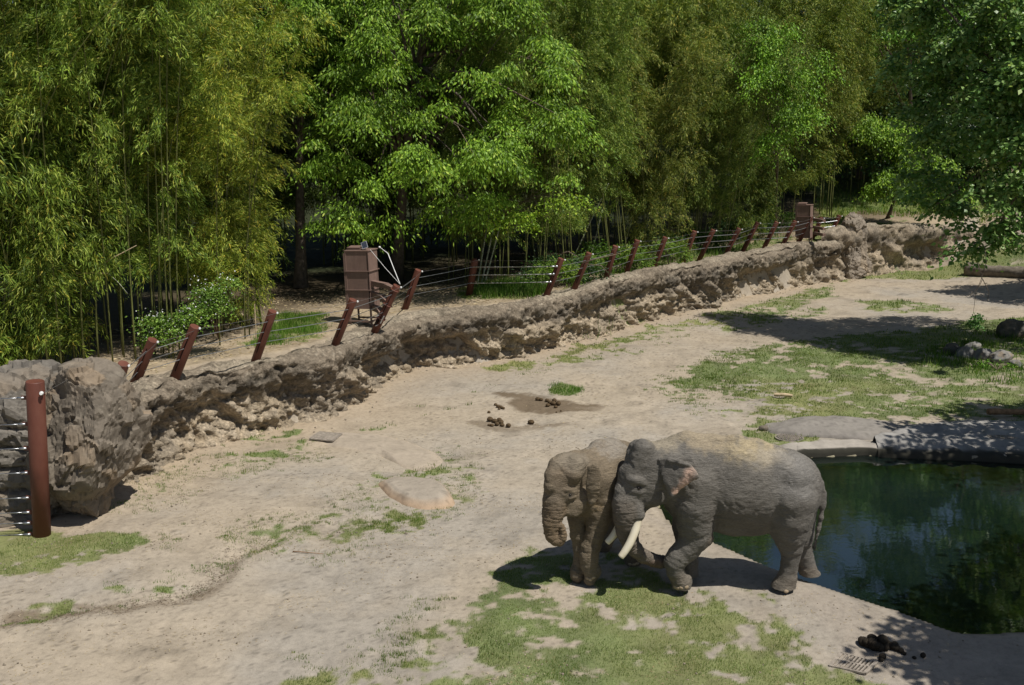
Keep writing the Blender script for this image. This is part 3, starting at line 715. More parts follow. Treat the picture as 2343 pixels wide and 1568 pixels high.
right = [
    (2090, 478, 0, (1.3, 1.3), 2.2, 'bamboo at the back behind the small yellow green tree', (.75, .78, .8), 0),
    (2190, 474, 3, (1.4, 1.4), .5, 'leafy bamboo behind the left edge of the big dark tree', (.75, .8, .75), 0),
    (2300, 474, 0, (1.4, 1.35), 3.5, 'leafy bamboo behind the middle of the big dark tree', (.75, .8, .75), 0),
    (2400, 474, 3, (1.4, 1.4), 4.5, 'leafy bamboo behind the big dark tree past the right edge', (.75, .8, .75), 0),
    (1790, 535, 1, (1.15, 1.22), 1.2, 'brownish bamboo above the far brown cabinet', (.80, .82, .8), 0),
    (1870, 520, 2, (1.2, 1.28), 2.9, 'drooping brown green bamboo left of the pale stems', (.88, .85, .9), 0),
    (1950, 500, 1, (1.15, 1.05), 4.1, 'rounded bamboo crown left of the big tree', (.85, .86, .85), 0),
]
for u, v, k, sc, rt, lb, colr, ln in right: bamboo_clump(u, v, k, sc, rt, lb, gR, colr, lean=ln)
# dark mass of bamboo and trees farther back
BACKLAB = ['shadowed bamboo deep behind the tree with the bare grey trunk', 'shadowed bamboo just right of the bare grey trunk, deep in the clearing', 'shadowed bamboo in the dark behind the near brown cabinet', 'shadowed bamboo in the dark right of the near brown cabinet', 'shadowed bamboo under the middle of the broad green tree', 'shadowed bamboo behind the pale stems at the fence gap', 'shadowed bamboo behind the horizontal cable span', 'shadowed bamboo behind the leaning yellow stems',
 'background bamboo behind the small fresh green tree', 'background bamboo behind the far brown cabinet', 'background bamboo behind the four pale straight stems', 'background bamboo behind the small yellow green tree', 'background bamboo behind the left side of the big dark tree', 'background bamboo behind the big dark tree near the right edge', 'background bamboo past the right edge behind the big dark tree', 'shadowed bamboo between the left grove and the bare grey trunk',
 'background bamboo behind the olive grove, left part', 'background bamboo behind the olive grove, middle part', 'background bamboo behind the olive grove, right part',
 'undergrowth bamboo filling the dark left of the bare grey trunk', 'undergrowth bamboo filling the dark right of the bare grey trunk', 'undergrowth bamboo filling the dark beneath the broad green tree', 'undergrowth bamboo filling the dark at the fence gap']
k = 0
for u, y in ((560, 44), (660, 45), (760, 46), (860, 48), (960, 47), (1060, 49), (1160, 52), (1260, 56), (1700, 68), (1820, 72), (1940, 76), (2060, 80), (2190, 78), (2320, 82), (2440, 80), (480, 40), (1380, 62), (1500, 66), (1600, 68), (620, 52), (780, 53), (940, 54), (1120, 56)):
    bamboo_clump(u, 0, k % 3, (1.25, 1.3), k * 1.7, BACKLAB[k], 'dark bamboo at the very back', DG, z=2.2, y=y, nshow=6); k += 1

# ---------------- broadleaf trees
def crown_leaves(rs, lobes, ncl, per, L, Wd, droop=.8, rad=.75, flat=.42, inner=.25, cull=-.22):
    """lobes: (centre, radii). Drooping sprays spread over and through the lobes"""
    w = np.array([l[1][0] * l[1][1] + l[1][0] * l[1][2] for l in lobes]); w /= w.sum(); Ps = []; Ds = []; sprays = []
    for (c, r), wi in zip(lobes, w):
        m = max(3, int(ncl * wi)); d = unit(rs.normal(size=(m, 3))); d[:, 2] = np.where(d[:, 2] < -.45, -d[:, 2], d[:, 2])
        s = np.where(rs.uniform(size=m) < inner, rs.uniform(.35, .85, m), rs.uniform(.85, 1.05, m)); ctr = np.array(c) + d * np.array(r) * s[:, None]; ctr = ctr[fbm(ctr * .8, 2, 333) > cull]; m = len(ctr); d = d[:m]; sprays.append(ctr)
        q = rs.normal(size=(m, per, 3)) * .5; rr = rad * rs.uniform(.6, 1.3, m)[:, None]
        p = ctr[:, None] + q * np.array([1, 1, flat]) * rr[..., None]
        hr = np.hypot(q[..., 0], q[..., 1]); p[..., 2] -= .55 * rr * hr ** 1.6
        dr = np.stack([q[..., 0], q[..., 1], np.zeros_like(hr)], -1); dr = unit(dr) * .55 + rs.normal(0, .35, dr.shape) + d[:, None] * .25; dr[..., 2] -= droop
        Ps.append(p.reshape(-1, 3)); Ds.append(unit(dr).reshape(-1, 3))
    P = np.concatenate(Ps); D = np.concatenate(Ds); n = len(P); Sd = unit(np.cross(D, rs.normal(size=(n, 3)) * .7 + np.array([0, 0, .3])))
    Sd = unit(np.cross(D, unit(rs.normal(size=(n, 3)) * .6 + np.array([0, -.5, .9]))))
    V, F = leaves(P, D, Sd, L * rs.uniform(.6, 1.2, n), Wd * rs.uniform(.7, 1.25, n))
    return V, F, np.concatenate(sprays)
def broad_tree(name, label, cat, base, lobes, ncl, per, L, Wd, mat, seed, trunk_r, color=(1, 1, 1), group=None, lean=(0, 0), rad=.75, droop=.8, limbs=14, top=None, flat=.42, inner=.25, cull=-.22):
    rs = np.random.RandomState(seed); base = Vector(base); base.z = zground(base.x, base.y) - .05
    V, F, sp = crown_leaves(rs, lobes, ncl, per, L, Wd, droop, rad, flat, inner, cull)
    t = thing(name, label, cat, base, group=group); b = np.array(base)
    o = link('crown', np_mesh('crown', V - b, F, mat, False), t); o.color = (*color, 1); o['kind'] = 'stuff'
    top = np.array(top) if top is not None else np.mean([l[0] for l in lobes], axis=0) + np.array([0, 0, 1.0])
    pts = [b + (top - b) * s + np.array([math.sin(s * 4 + seed), math.cos(s * 3 + seed), 0]) * .18 * s for s in np.linspace(0, 1, 8)]
    mb = MB(); mb.tube([Vector(p) for p in pts], [trunk_r * (1.35 if i == 0 else 1 - .75 * i / 7) for i in range(8)], 10)
    link('trunk', mb.mesh('trunk', M_bark, True, base), t)
    sel = sp[np.resize(rs.permutation(len(sp)), limbs * 6)]
    for i in range(limbs):                                # limbs fan out to the sprays; twigs ride on them
        e = sel[i]; s0 = rs.uniform(.35, .9); a = b + (top - b) * s0; m = (a + e) / 2 + np.array([0, 0, .5])
        lm = MB(); r0 = trunk_r * .35; lm.tube([Vector(a), Vector(m), Vector(e)], [r0, r0 * .55, r0 * .15], 6)
        for j in range(5):
            e2 = sel[limbs + i * 5 + j]; 
            if np.linalg.norm(e2 - e) < 3.2: lm.tube([Vector(m), Vector((m + e2) / 2 + np.array([0, 0, .3])), Vector(e2)], [r0 * .4, r0 * .25, r0 * .08], 4)
        link('limb', lm.mesh('limb', M_bark if i % 2 else M_twig, True, base), t)
    return t
def A(u, v, y): return tuple(at_y(u, v, y))
# the broad green tree in the middle
Y0 = 37.5
mp = []
for u, v, y, rx, rz in ((660, 60, 39, 1.7, 1.3), (760, 150, 38, 1.9, 1.4), (860, 60, 38.5, 2.0, 1.6), (980, 130, 37, 2.0, 1.5), (1080, 40, 38, 2.1, 1.6), (1180, 90, 38, 1.9, 1.6), (700, 260, 39, 1.4, 1.2),
                        (820, 300, 37, 1.8, 1.3), (940, 260, 36, 1.9, 1.4), (1060, 240, 36.5, 1.9, 1.4), (1190, 230, 37, 2.0, 1.4), (1270, 300, 37.5, 1.3, 1.0), (800, 400, 36.8, 1.5, 1.0), (920, 400, 35.8, 1.7, 1.1), (1040, 370, 35.8, 1.8, 1.2),
                        (1150, 350, 36.2, 1.8, 1.2), (1250, 380, 37, 1.2, .8), (860, 480, 36.5, 1.5, .9), (980, 480, 36.2, 1.6, .9), (1090, 460, 36.6, 1.3, .8), (770, 500, 37.5, 1.2, .8), (960, -60, 39, 2.6, 1.8), (1120, -80, 39, 2.4, 1.8), (760, -40, 40, 2.4, 1.8), (960, 300, 39.5, 4.0, 3.2), (900, 120, 41, 4.5, 2.6), (1100, 150, 41, 3.6, 2.6)):
    mp.append((A(u, v, y), (rx, rx * .85, rz)))
broad_tree('broadleaf_tree', 'broad bright green tree with layered drooping leaves at top centre', 'tree', at_z(905, 640, 2.1), mp, 760, 270, .165, .062, M_maple, 3, .26, flat=.30, rad=.75, limbs=30, top=A(960, 60, 39), cull=-.02)
# low limb of the same kind reaching to the fence gap
broad_tree('broadleaf_tree', 'young bright tree with thin limbs reaching over the fence gap', 'tree', at_z(1085, 610, 2.1),
           [(A(1180, 505, 37.5), (.9, .6, .35)), (A(1290, 462, 37.2), (1.0, .6, .30)), (A(1230, 490, 37.2), (.7, .5, .30)), (A(1120, 470, 38), (.9, .6, .5)), (A(1215, 520, 37), (.35, .3, .3))], 44, 60, .12, .07, M_maple, 8, .07, (1.5, 1.35, 1.3), rad=.42, limbs=10, top=A(1130, 480, 38), droop=.3)
# a grey trunk in the dark clearing, crown hidden in the bamboo tips above
broad_tree('broadleaf_tree', 'tree with bare grey trunk standing in the dark clearing', 'tree', at_z(688, 655, 2.1), [(A(650, 150, 43), (3.2, 3, 2.6)), (A(560, 20, 44), (3.2, 3, 3)), (A(760, -60, 44), (3, 3, 3))], 150, 110, .2, .09, M_maple, 9, .23, (.7, .8, .8), limbs=8, top=A(690, 60, 43))
# small bright trees on the right
broad_tree('broadleaf_tree', 'small fresh green tree between the two bamboo masses right of centre', 'tree', at_z(1775, 530, 2.4), [(A(1700, 130, 51), (1.5, 1.0, .9)), (A(1760, 200, 50), (2.3, 1.0, 1.0)), (A(1820, 280, 50), (1.5, .9, .9)), (A(1740, 90, 51), (1.9, 1.0, .9)), (A(1840, 150, 51), (1.6, .9, .9)), (A(1790, 340, 50), (1.3, .8, .8))], 220, 100, .14, .07, M_maple, 12, .07, (.9, 1.0, .9), rad=.6, limbs=10, flat=.6)
broad_tree('broadleaf_tree', 'small yellow green tree catching the sun left of the big dark tree', 'tree', at_z(2030, 500, 2.8), [(A(2060, 340, 62), (1.8, 1.2, 1.5)), (A(2015, 310, 62), (1.5, 1, 1.2)), (A(2110, 400, 61), (1.8, 1, 1.2)), (A(2040, 430, 61), (1.2, .9, 1.0)), (A(2150, 450, 61), (1.6, .9, 1.0))], 200, 120, .17, .09, M_maple, 14, .12, (.95, .95, .9), rad=.6, limbs=6, flat=.6)
broad_tree('broadleaf_tree', 'green tree at the back beneath the top edge right of the bamboo', 'tree', at_z(2080, 478, 2.8), [(A(2080, 60, 66), (3.2, 2.2, 2.6)), (A(1990, 0, 68), (3, 2, 2)), (A(2180, 0, 66), (3, 2, 2.6))], 150, 120, .22, .12, M_maple, 15, .2, (.6, .75, .7), limbs=8)
for k, (u, y, rx, rz) in enumerate(((2060, 72, 4.2, 3.6), (2170, 74, 4.4, 4.0), (2290, 72, 4.2, 4.2), (2400, 70, 4.2, 4.2), (1960, 76, 3.6, 3.4))):
    x_ = (u - 1171) / FOC * (y * CP + 5 * SP); z_ = zground(x_, y)
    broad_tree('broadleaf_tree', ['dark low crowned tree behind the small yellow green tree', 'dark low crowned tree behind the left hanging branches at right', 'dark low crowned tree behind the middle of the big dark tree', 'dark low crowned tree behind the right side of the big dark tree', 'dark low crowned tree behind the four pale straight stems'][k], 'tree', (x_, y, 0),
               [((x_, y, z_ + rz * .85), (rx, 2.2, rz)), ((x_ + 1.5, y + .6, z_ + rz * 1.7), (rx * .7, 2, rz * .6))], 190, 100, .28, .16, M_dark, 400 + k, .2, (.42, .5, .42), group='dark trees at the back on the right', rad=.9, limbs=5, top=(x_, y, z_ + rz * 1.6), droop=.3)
# the big dark tree at right: foliage hangs into the picture from beyond the right edge
bt_ = []
for u, v, y, rx, rz in ((2120, 40, 40, 1.7, 1.4), (2240, 0, 38, 2.0, 1.6), (2340, 60, 36, 2.0, 1.6), (2140, 150, 39, 1.7, 1.2), (2260, 140, 37, 1.8, 1.3), (2170, 240, 39, 1.8, 1.2), (2290, 250, 36, 1.8, 1.3), (2380, 200, 35, 1.8, 1.4),
                        (2190, 340, 37, 1.5, 1.0), (2300, 360, 35.5, 1.6, 1.1), (2110, 430, 38, 1.3, .7), (2210, 450, 36, 1.4, .9), (2320, 460, 34.5, 1.5, .9), (2160, 500, 36.5, 1.0, .6), (2250, 530, 35, 1.1, .6), (2340, 540, 34, 1.2, .7),
                        (2230, 575, 34.5, .55, .3), (2420, 380, 34, 1.8, 1.8), (2480, 150, 36, 2.6, 2.4), (2450, -80, 38, 2.4, 1.5), (2250, -100, 39, 1.5, 1.0), (2550, 300, 37, 2.8, 3.0), (2600, 0, 38, 3.0, 2), (2120, -60, 40, 1.2, 1.0)):
    bt_.append((A(u, v, y), (rx, rx * .8, rz)))
broad_tree('broadleaf_tree', 'big dark leafed tree whose branches hang into the picture at right', 'tree', (22.5, 38, 0), bt_, 680, 105, .20, .135, M_dark, 21, .45, (1.6, 1.5, 1.35), rad=.60, limbs=30, top=A(2500, 60, 37.5), droop=.25, flat=.5, inner=.25, cull=-.3)
# trees outside the right edge whose shade falls on pond and bank
def off_tree(x, y, lobes, seed, label, ncl=400, per=75):
    return broad_tree('broadleaf_tree', label, 'tree', (x, y, 0), lobes, ncl, per, .24, .17, M_dark, seed, .3, rad=.7, limbs=10, droop=.2, flat=.5, inner=.3)
off_tree(15.5, 12.5, [((12.4, 13.2, 8.0), (2.0, 1.8, 1.3)), ((10.4, 11.6, 8.3), (1.4, .9, .8)), ((11.9, 11.0, 8.6), (1.8, 1.2, 1.0)), ((14.5, 14.5, 8.6), (2.2, 2, 1.5)), ((14.4, 11.0, 8.4), (2.6, 2, 1.5)), ((16.5, 13, 10), (2.6, 2.4, 2))], 31, 'tree beyond the right edge shading the near bank by the drain')
off_tree(21.5, 25.0, [((15.6, 24.4, 7.2), (2.0, 1.2, 1.0)), ((14.8, 22.0, 8.2), (1.9, 1.0, .9)), ((17.0, 22.4, 8.4), (2.0, 1.4, 1.1)), ((18, 25.6, 7.6), (2.2, 1.4, 1.3)), ((21, 25, 9), (2.6, 2.2, 2.0)), ((22, 21.6, 9), (2.5, 2.0, 1.8)), ((18.4, 21.8, 7.6), (1.8, 1.2, 1.1))], 33, 'tree beyond the right edge shading the far rim of the pond')
off_tree(33, 50, [((28, 49.6, 8.2), (2.8, 1.5, 1.1)), ((31.5, 49.2, 8.8), (3.0, 1.8, 1.4)), ((35, 50, 10), (3, 2.5, 2)), ((29.5, 46.5, 9), (2.6, 1.4, 1.1))], 35, 'tree beyond the right edge shading the far end of the yard')
# ------------------------------------------------------------------ grass blades
def blades(name, XY, rs, h, w, label, color=(1, 1, 1), lean=.5, zoff=0.0, mat=None):
    n = len(XY); z = zgrounds(XY)
    a = rs.uniform(0, 2 * math.pi, n); hh = h * rs.uniform(.5, 1.25, n) * (.75 + .9 * np.clip(fbm(np.c_[XY * 1.3, XY[:, 0] * 0], 3, 99) + .25, 0, 1)); ln = rs.uniform(.1, lean, n) * hh
    b2 = rs.uniform(0, 2 * math.pi, n)
    sx = np.cos(a) * w * .5; sy = np.sin(a) * w * .5
    V = np.stack([np.c_[XY[:, 0] - sx, XY[:, 1] - sy, z - .01], np.c_[XY[:, 0] + sx, XY[:, 1] + sy, z - .01], np.c_[XY[:, 0] + np.cos(b2) * ln, XY[:, 1] + np.sin(b2) * ln, z + hh]], 1).reshape(-1, 3)
    o = link(name, np_mesh(name, V, np.arange(3 * n).reshape(n, 3), mat or M_grass, False), kind='stuff', label=label, category='grass'); o.color = (*color, 1); return o
rs = np.random.RandomState(77)
def scatter(n, box, thr=1.0):
    P = np.c_[rs.uniform(box[0], box[1], n), rs.uniform(box[2], box[3], n)]
    P = P[np.abs(P[:, 0]) < P[:, 1] * .56 + 1]
    g, raw = grass_density(P); keep = rs.uniform(size=len(P)) < g * (.35 + .65 * sstep(-.4, .3, fbm(np.c_[P * 2.2, P[:, 0] * 0], 2, 91))) * thr
    return P[keep]
blades('grass', scatter(520000, (-10, 10.5, 12.8, 22)), rs, .042, .008, 'short worn green turf in patches around the elephants and bank')
blades('grass', scatter(230000, (-9, 21, 22, 40)), rs, .060, .022, 'patchy green turf between the pond and the rock wall')
blades('grass', scatter(60000, (0, 32, 40, 66)), rs, .09, .045, 'thin green turf at the far right end of the yard')
# taller tufts: rank grass round the rocks at right, the tuft by the dung, along the wall and on the terrace
def tuft_pts(poly, n, z=0.0):
    P = np.array(gpoly(poly, z)); lo, hi = P.min(0), P.max(0); Q = np.c_[rs.uniform(lo[0], hi[0], n), rs.uniform(lo[1], hi[1], n)]
    sd = poly_sd(Q + .5 * np.c_[fbm(np.c_[Q * 1.5, Q[:, 0] * 0], 2, 5), fbm(np.c_[Q * 1.5, Q[:, 0] * 0], 2, 6)], P); k = .5 if (hi - lo).max() > 1.5 else .12
    return Q[rs.uniform(size=n) < sstep(-k * .3, k, sd) * sstep(-.5, .2, fbm(np.c_[Q * 1.4, Q[:, 0] * 0], 2, 8))]
blades('grass', tuft_pts([(2080, 800), (2180, 770), (2460, 740), (2460, 880), (2280, 885), (2120, 850)], 14000), rs, .22, .03, 'long rank grass around the pale rocks in the shade at right', (.8, 1, .8))
blades('grass', tuft_pts([(1252, 893), (1285, 876), (1325, 888), (1338, 900), (1300, 909), (1262, 905)], 2200), rs, .11, .014, 'bright green tuft behind the dung in the middle of the yard', (.8, 1.1, .8))
blades('grass', tuft_pts([(1080, 662), (1150, 640), (1245, 640), (1260, 672), (1180, 680), (1090, 678)], 9000, 2.1), rs, .38, .028, 'tall fresh grass on the terrace under the horizontal cables', (.9, 1.15, .9))
blades('grass', tuft_pts([(1290, 655), (1400, 615), (1500, 590), (1640, 565), (1800, 540), (1830, 545), (1700, 572), (1500, 618), (1350, 660)], 9000, 2.2), rs, .5, .04, 'long grass and seedlings behind the slanted posts', (.8, 1, .8))
blades('grass', tuft_pts([(560, 790), (600, 745), (640, 712), (730, 712), (760, 745), (640, 785)], 16000, 2.1), rs, .14, .02, 'grass on the terrace between the slanted posts and brown cabinet', (.85, 1.05, .8))
blades('grass', tuft_pts([(1860, 530), (1875, 478), (1960, 466), (2120, 462), (2300, 470), (2320, 500), (2100, 505), (1960, 500)], 26000, 2.7), rs, .35, .05, 'sunlit grassy knoll above the far rock wall', (1.05, 1.05, .8))
def tufts(poly, n, per, rad, h, w, label, color=(1, 1, 1), z=0.0):
    C_ = tuft_pts(poly, n, z); k = rs.randint(per // 3, per, len(C_)); P = np.repeat(C_, k, 0); r_ = rad * np.repeat(rs.uniform(.4, 1.6, len(C_)), k)
    P = P + rs.normal(size=P.shape) * r_[:, None] * np.array([1.3, .8]); return blades('grass_tufts', P, rs, h, w, label, color)
tufts([(240, 1165), (320, 1105), (420, 1040), (620, 1005), (760, 1000), (760, 1060), (560, 1095), (400, 1150), (300, 1200)], 900, 26, .05, .05, .010, 'sparse tufts scattered on the soil between boulder and left drain grate')
tufts([(520, 1215), (700, 1160), (860, 1095), (1020, 1020), (1120, 1050), (1125, 1110), (1060, 1190), (900, 1250), (760, 1290), (540, 1300)], 1500, 28, .05, .05, .010, 'sparse tufts scattered around the two pale slabs')
tufts([(0, 1430), (60, 1380), (300, 1335), (480, 1270), (560, 1255), (620, 1300), (480, 1350), (330, 1400), (100, 1440)], 350, 26, .05, .05, .010, 'small tufts along the gully at lower left', (.85, 1, .85))
tufts([(330, 1215), (520, 1180), (640, 1190), (560, 1260), (380, 1290)], 300, 24, .05, .05, .010, 'small tufts right of the turf beside the tall post')
tufts([(640, 1568), (660, 1500), (860, 1470), (960, 1380), (1100, 1330), (1000, 1450), (950, 1568)], 700, 30, .05, .05, .010, 'loose tufts at the ragged left edge of the near turf')
tufts([(1480, 880), (1600, 810), (1760, 790), (1700, 960), (1560, 960)], 900, 30, .07, .06, .016, 'loose tufts at the ragged left edge of the far turf')
tufts([(800, 990), (960, 930), (1340, 810), (1600, 730), (1900, 655), (1900, 700), (1600, 780), (1340, 840), (1000, 965)], 1200, 26, .08, .07, .016, 'loose tufts in a strip below the rock wall')
# straw, dead leaves and fine litter lying on the soil
M_straw = leaf_mat('straw', [(0, (.30, .22, .12)), (.5, (.44, .35, .20)), (.85, (.56, .48, .32)), (1, (.14, .09, .05))], .1, .8)
def litter(name, P, L, Wd, label, lift=.006, mat=None):
    n = len(P); z = zgrounds(P); a = rs.uniform(0, math.pi * 2, n); l = L * rs.uniform(.3, 1.3, n); w = Wd * rs.uniform(.6, 1.4, n)
    D = np.c_[np.cos(a), np.sin(a), rs.uniform(-.04, .2, n)]; Sd = unit(np.c_[-np.sin(a), np.cos(a), rs.normal(0, .3, n)])
    V, F = leaves(np.c_[P, z + lift], D, Sd, l, w); return link(name, np_mesh(name, V, F, mat or M_straw, False), kind='stuff', label=label, category='litter')
def scat2(n, box, f):
    P = np.c_[rs.uniform(box[0], box[1], n), rs.uniform(box[2], box[3], n)]; P = P[np.abs(P[:, 0]) < P[:, 1] * .56 + 1]
    return P[rs.uniform(size=len(P)) < f(P)]
def yard_f(P):
    sd, _ = line_sd_ter(P); pd = poly_sd(P, POND); n = fbm(np.c_[P * .8, P[:, 0] * 0], 3, 95); return (sd < -.2) * (pd < -.3) * np.clip(.25 + 1.2 * n, .03, 1)
def terr_f(P):
    sd, _ = line_sd_ter(P); return (sd > .9) * (sd < 7)
def gully_f(P):
    g, _ = line_sd(P, GULLY); return np.exp(-(g / .3) ** 2) * np.clip(.5 + fbm(np.c_[P * 1.2, P[:, 0] * 0], 2, 97) * 1.6, 0, 1)
M_duff = simple_mat('brown_duff', (.11, .078, .048), .95, .1, .5, 9, 0, 0)
litter('plant_duff', scat2(30000, (-9, -3, 15, 20.5), gully_f), .08, .006, 'brown matted stems lying along the shallow gully at lower left', mat=M_duff)
def stones(name, P, lo, hi, label):
    V0, F0 = ico(1); n = len(P); z = zgrounds(P); r = rs.uniform(lo, hi, n) * rs.uniform(.5, 1, n)
    V = V0[None] * r[:, None, None] * rs.uniform(.6, 1.2, (n, 1, 3)) * rs.uniform(.8, 1.2, (n, len(V0), 1)) + np.c_[P, z + r * .1][:, None]
    F = (F0[None] + (np.arange(n) * len(V0))[:, None, None]).reshape(-1, 3)
    link(name, np_mesh(name, V.reshape(-1, 3), F, M_pebble, False), kind='stuff', label=label, category='pebbles')
M_pebble = simple_mat('pebble_stone', (.25, .21, .16), .9, .15, .5, 1.5, 0, 0)
stones('pebbles', scat2(9000, (-10, 10.5, 12.8, 26), yard_f), .012, .032, 'small pebbles and clods scattered on the bare soil')
stones('pebbles', scat2(5000, (-10, 24, 22, 60), lambda P: np.exp(-(np.abs(line_sd_ter(P)[0] + .5) / .5) ** 2)), .02, .07, 'crumbled stones lying along the foot of the rock wall')
litter('straw_litter', scat2(26000, (-10, 10.5, 12.8, 24), yard_f), .07, .008, 'scattered straw bits and dry stems on the bare soil')
litter('straw_litter', scat2(16000, (-9, 26, 24, 60), yard_f), .12, .016, 'sparse dry stems on the far soil')
litter('leaf_litter', scat2(60000, (-14, 24, 24, 62), terr_f), .16, .035, 'pale fallen bamboo leaves on the terrace behind the wall')
# ------------------------------------------------------------------ fences, feeders, drains, logs, dung
def paint_mat():
    m = Mat('brown_paint', .55, .35); n = m.noise(2.2, 5, .6, stretch=(1, 1, .5)); f = m.noise(30, 4, .7)
    c = m.ramp(n, [(.3, (.085, .030, .020)), (.5, (.125, .043, .028)), (.72, (.155, .062, .042))])
    sc = m.ramp(m.noise(26, 3, .8, stretch=(1, 1, .25)), [(.70, 0), (.76, 1)])
    c = m.mix(m.math('MULTIPLY', sc, .55), c, (.30, .24, .20)); m.color(c); m.normal(m.bump(f, .25, .006)); return m.m
M_post = paint_mat()
M_steel = simple_mat('galvanized_cable', (.42, .43, .45), .35, .5, .15, 20, .85, .1)
M_dslot = simple_mat('slot_shadow_steel', (.02, .012, .010), .8, .1, .2, 10, 0, 0)
M_insul = simple_mat('white_insulator', (.75, .76, .74), .3, .5, .05, 10, 0, 0)
M_wire = simple_mat('thin_wire', (.20, .19, .18), .5, .4, .1, 10, .6, 0)
M_box = Mat('cabinet_paint', .6, .3); _n = M_box.noise(2.0, 6, .65); _s = M_box.noise(9, 5, .7, stretch=(1, 1, .15))
M_box.color(M_box.mix(.5, M_box.ramp(_n, [(.3, (.165, .105, .085)), (.7, (.215, .145, .118))]), M_box.ramp(_s, [(.3, .7), (.7, 1.25)]), 'MULTIPLY')); M_box = M_box.m
M_iron = simple_mat('cast_iron', (.16, .14, .125), .6, .4, .35, 12, .4, .4)
M_rust = simple_mat('weathered_grate', (.30, .26, .215), .7, .3, .35, 12, .2, .4)
M_void = simple_mat('drain_pit_shade', (.012, .011, .010), .9, .1, .2, 5, 0, 0)
M_rope = simple_mat('white_rope', (.72, .72, .70), .8, .2, .1, 30, 0, 0)
M_panel = simple_mat('solar_cell', (.03, .035, .05), .25, .5, .3, 30, 0, 0)
M_alu = simple_mat('aluminium_frame', (.55, .56, .57), .4, .5, .1, 20, .7, 0)

# each leaning post: picture of its top and its foot
POSTS = [(283, 832, 262, 905), (350, 778, 313, 866), (446, 747, 402, 858), (624, 712, 588, 815), (808, 686, 770, 780), (908, 654, 862, 748), (957, 618, 928, 702), (1087, 592, 1073, 672), (1284, 592, 1253, 668),
         (1348, 579, 1316, 655), (1408, 563, 1386, 637), (1458, 550, 1434, 620), (1522, 543, 1497, 609), (1589, 529, 1565, 594), (1632, 526, 1603, 587), (1691, 523, 1661, 580), (1733, 509, 1702, 569), (1777, 508, 1750, 562),
         (1819, 506, 1791, 559), (1856, 497, 1827, 554), (1879, 498, 1858, 546), (1920, 493, 1896, 545)]
f0 = at_z(700, 750, 2.1)
fence = thing('cable_fence', 'row of brown slanted posts strung with steel cables along the top of the rock wall', 'fence', (f0.x, f0.y, 2.1))
heads = []; holes = []
for i, (ut, vt, ub, vb) in enumerate(POSTS):
    b = at_z(ub, vb, 2.10 if i < 8 else 2.2 + .12 * sstep(8, 21, i)); zg = b.z
    t = at_y(ut, vt, b.y - .22); ax = (t - b).normalized(); b = b - ax * .45
    L = (t - b).length; r = .125 if i < 3 else .118
    if i == 7: r = .13
    p = MB(); prof = [(0, r), (L * .5, r), (L - .012, r), (L, r * .97)]
    if i == 7: prof = [(0, r), (L - .12, r), (L - .05, r * .86), (L, r * .45)]
    p.lathe(b, ax, prof, 20); po = p.obj('post', M_post, fence, True)
    side = Vector((1, 0, 0)).cross(ax).normalized(); fr = -side if side.y > 0 else side                 # towards the camera
    sp = (fr * .96 + Vector((-.28, 0, 0))); sp = (sp - ax * sp.dot(ax)).normalized()
    if i != 7:
        s = MB(); s.beam(b + ax * (L * .32) + sp * (r - .006), b + ax * (L - .22) + sp * (r - .006), .022, .022); s.obj('slot', M_dslot, po)
    # insulator on a short bracket at the right of the head
    q = t + Vector((.135, -.03, -.02)) - ax * .03; a = t + Vector((.09, 0, -.03)) - ax * .05
    br = MB(); br.beam(a - ax * .06, q + Vector((-.01, 0, .02)), .03, .012); br.obj('bracket', M_post, po)
    ins = MB(); ins.lathe(q, (.3, -.9, .1), [(0, .022), (.014, .031), (.018, .018), (.032, .018), (.036, .031), (.054, .022)], 12); ins.obj('insulator', M_insul, po, True)
    heads.append(q + Vector((0, -.03, 0))); holes.append([b + ax * (L - h) + sp * (r + .004) for h in (.30, .62, .95)])
def cable(a, b, r, mat, name, sag=.02, parent=None):
    a, b = Vector(a), Vector(b); mb = MB(); pts = [a.lerp(b, k / 6) - Vector((0, 0, sag * 4 * (k / 6) * (1 - k / 6))) for k in range(7)]
    mb.tube(pts, r, 6); return mb.obj(name, mat, parent)
for i in range(len(POSTS) - 1):
    if i == 7: r = .016
    else: r = .010
    for k in range(3):
        c = cable(holes[i][k], holes[i + 1][k], r if i < 12 else .013, M_steel, 'cable', .01, fence)
        if i == 7:                                          # turnbuckles at the right post
            e = holes[i + 1][k]; d = (holes[i][k] - e).normalized(); tb = MB(); tb.tube([e + d * .06, e + d * .36], .028, 8); tb.beam(e, e + d * .1, .05, .07); tb.obj('turnbuckle', M_steel, c, True)
    cable(heads[i], heads[i + 1], .004, M_wire, 'hot_wire', .03, fence)
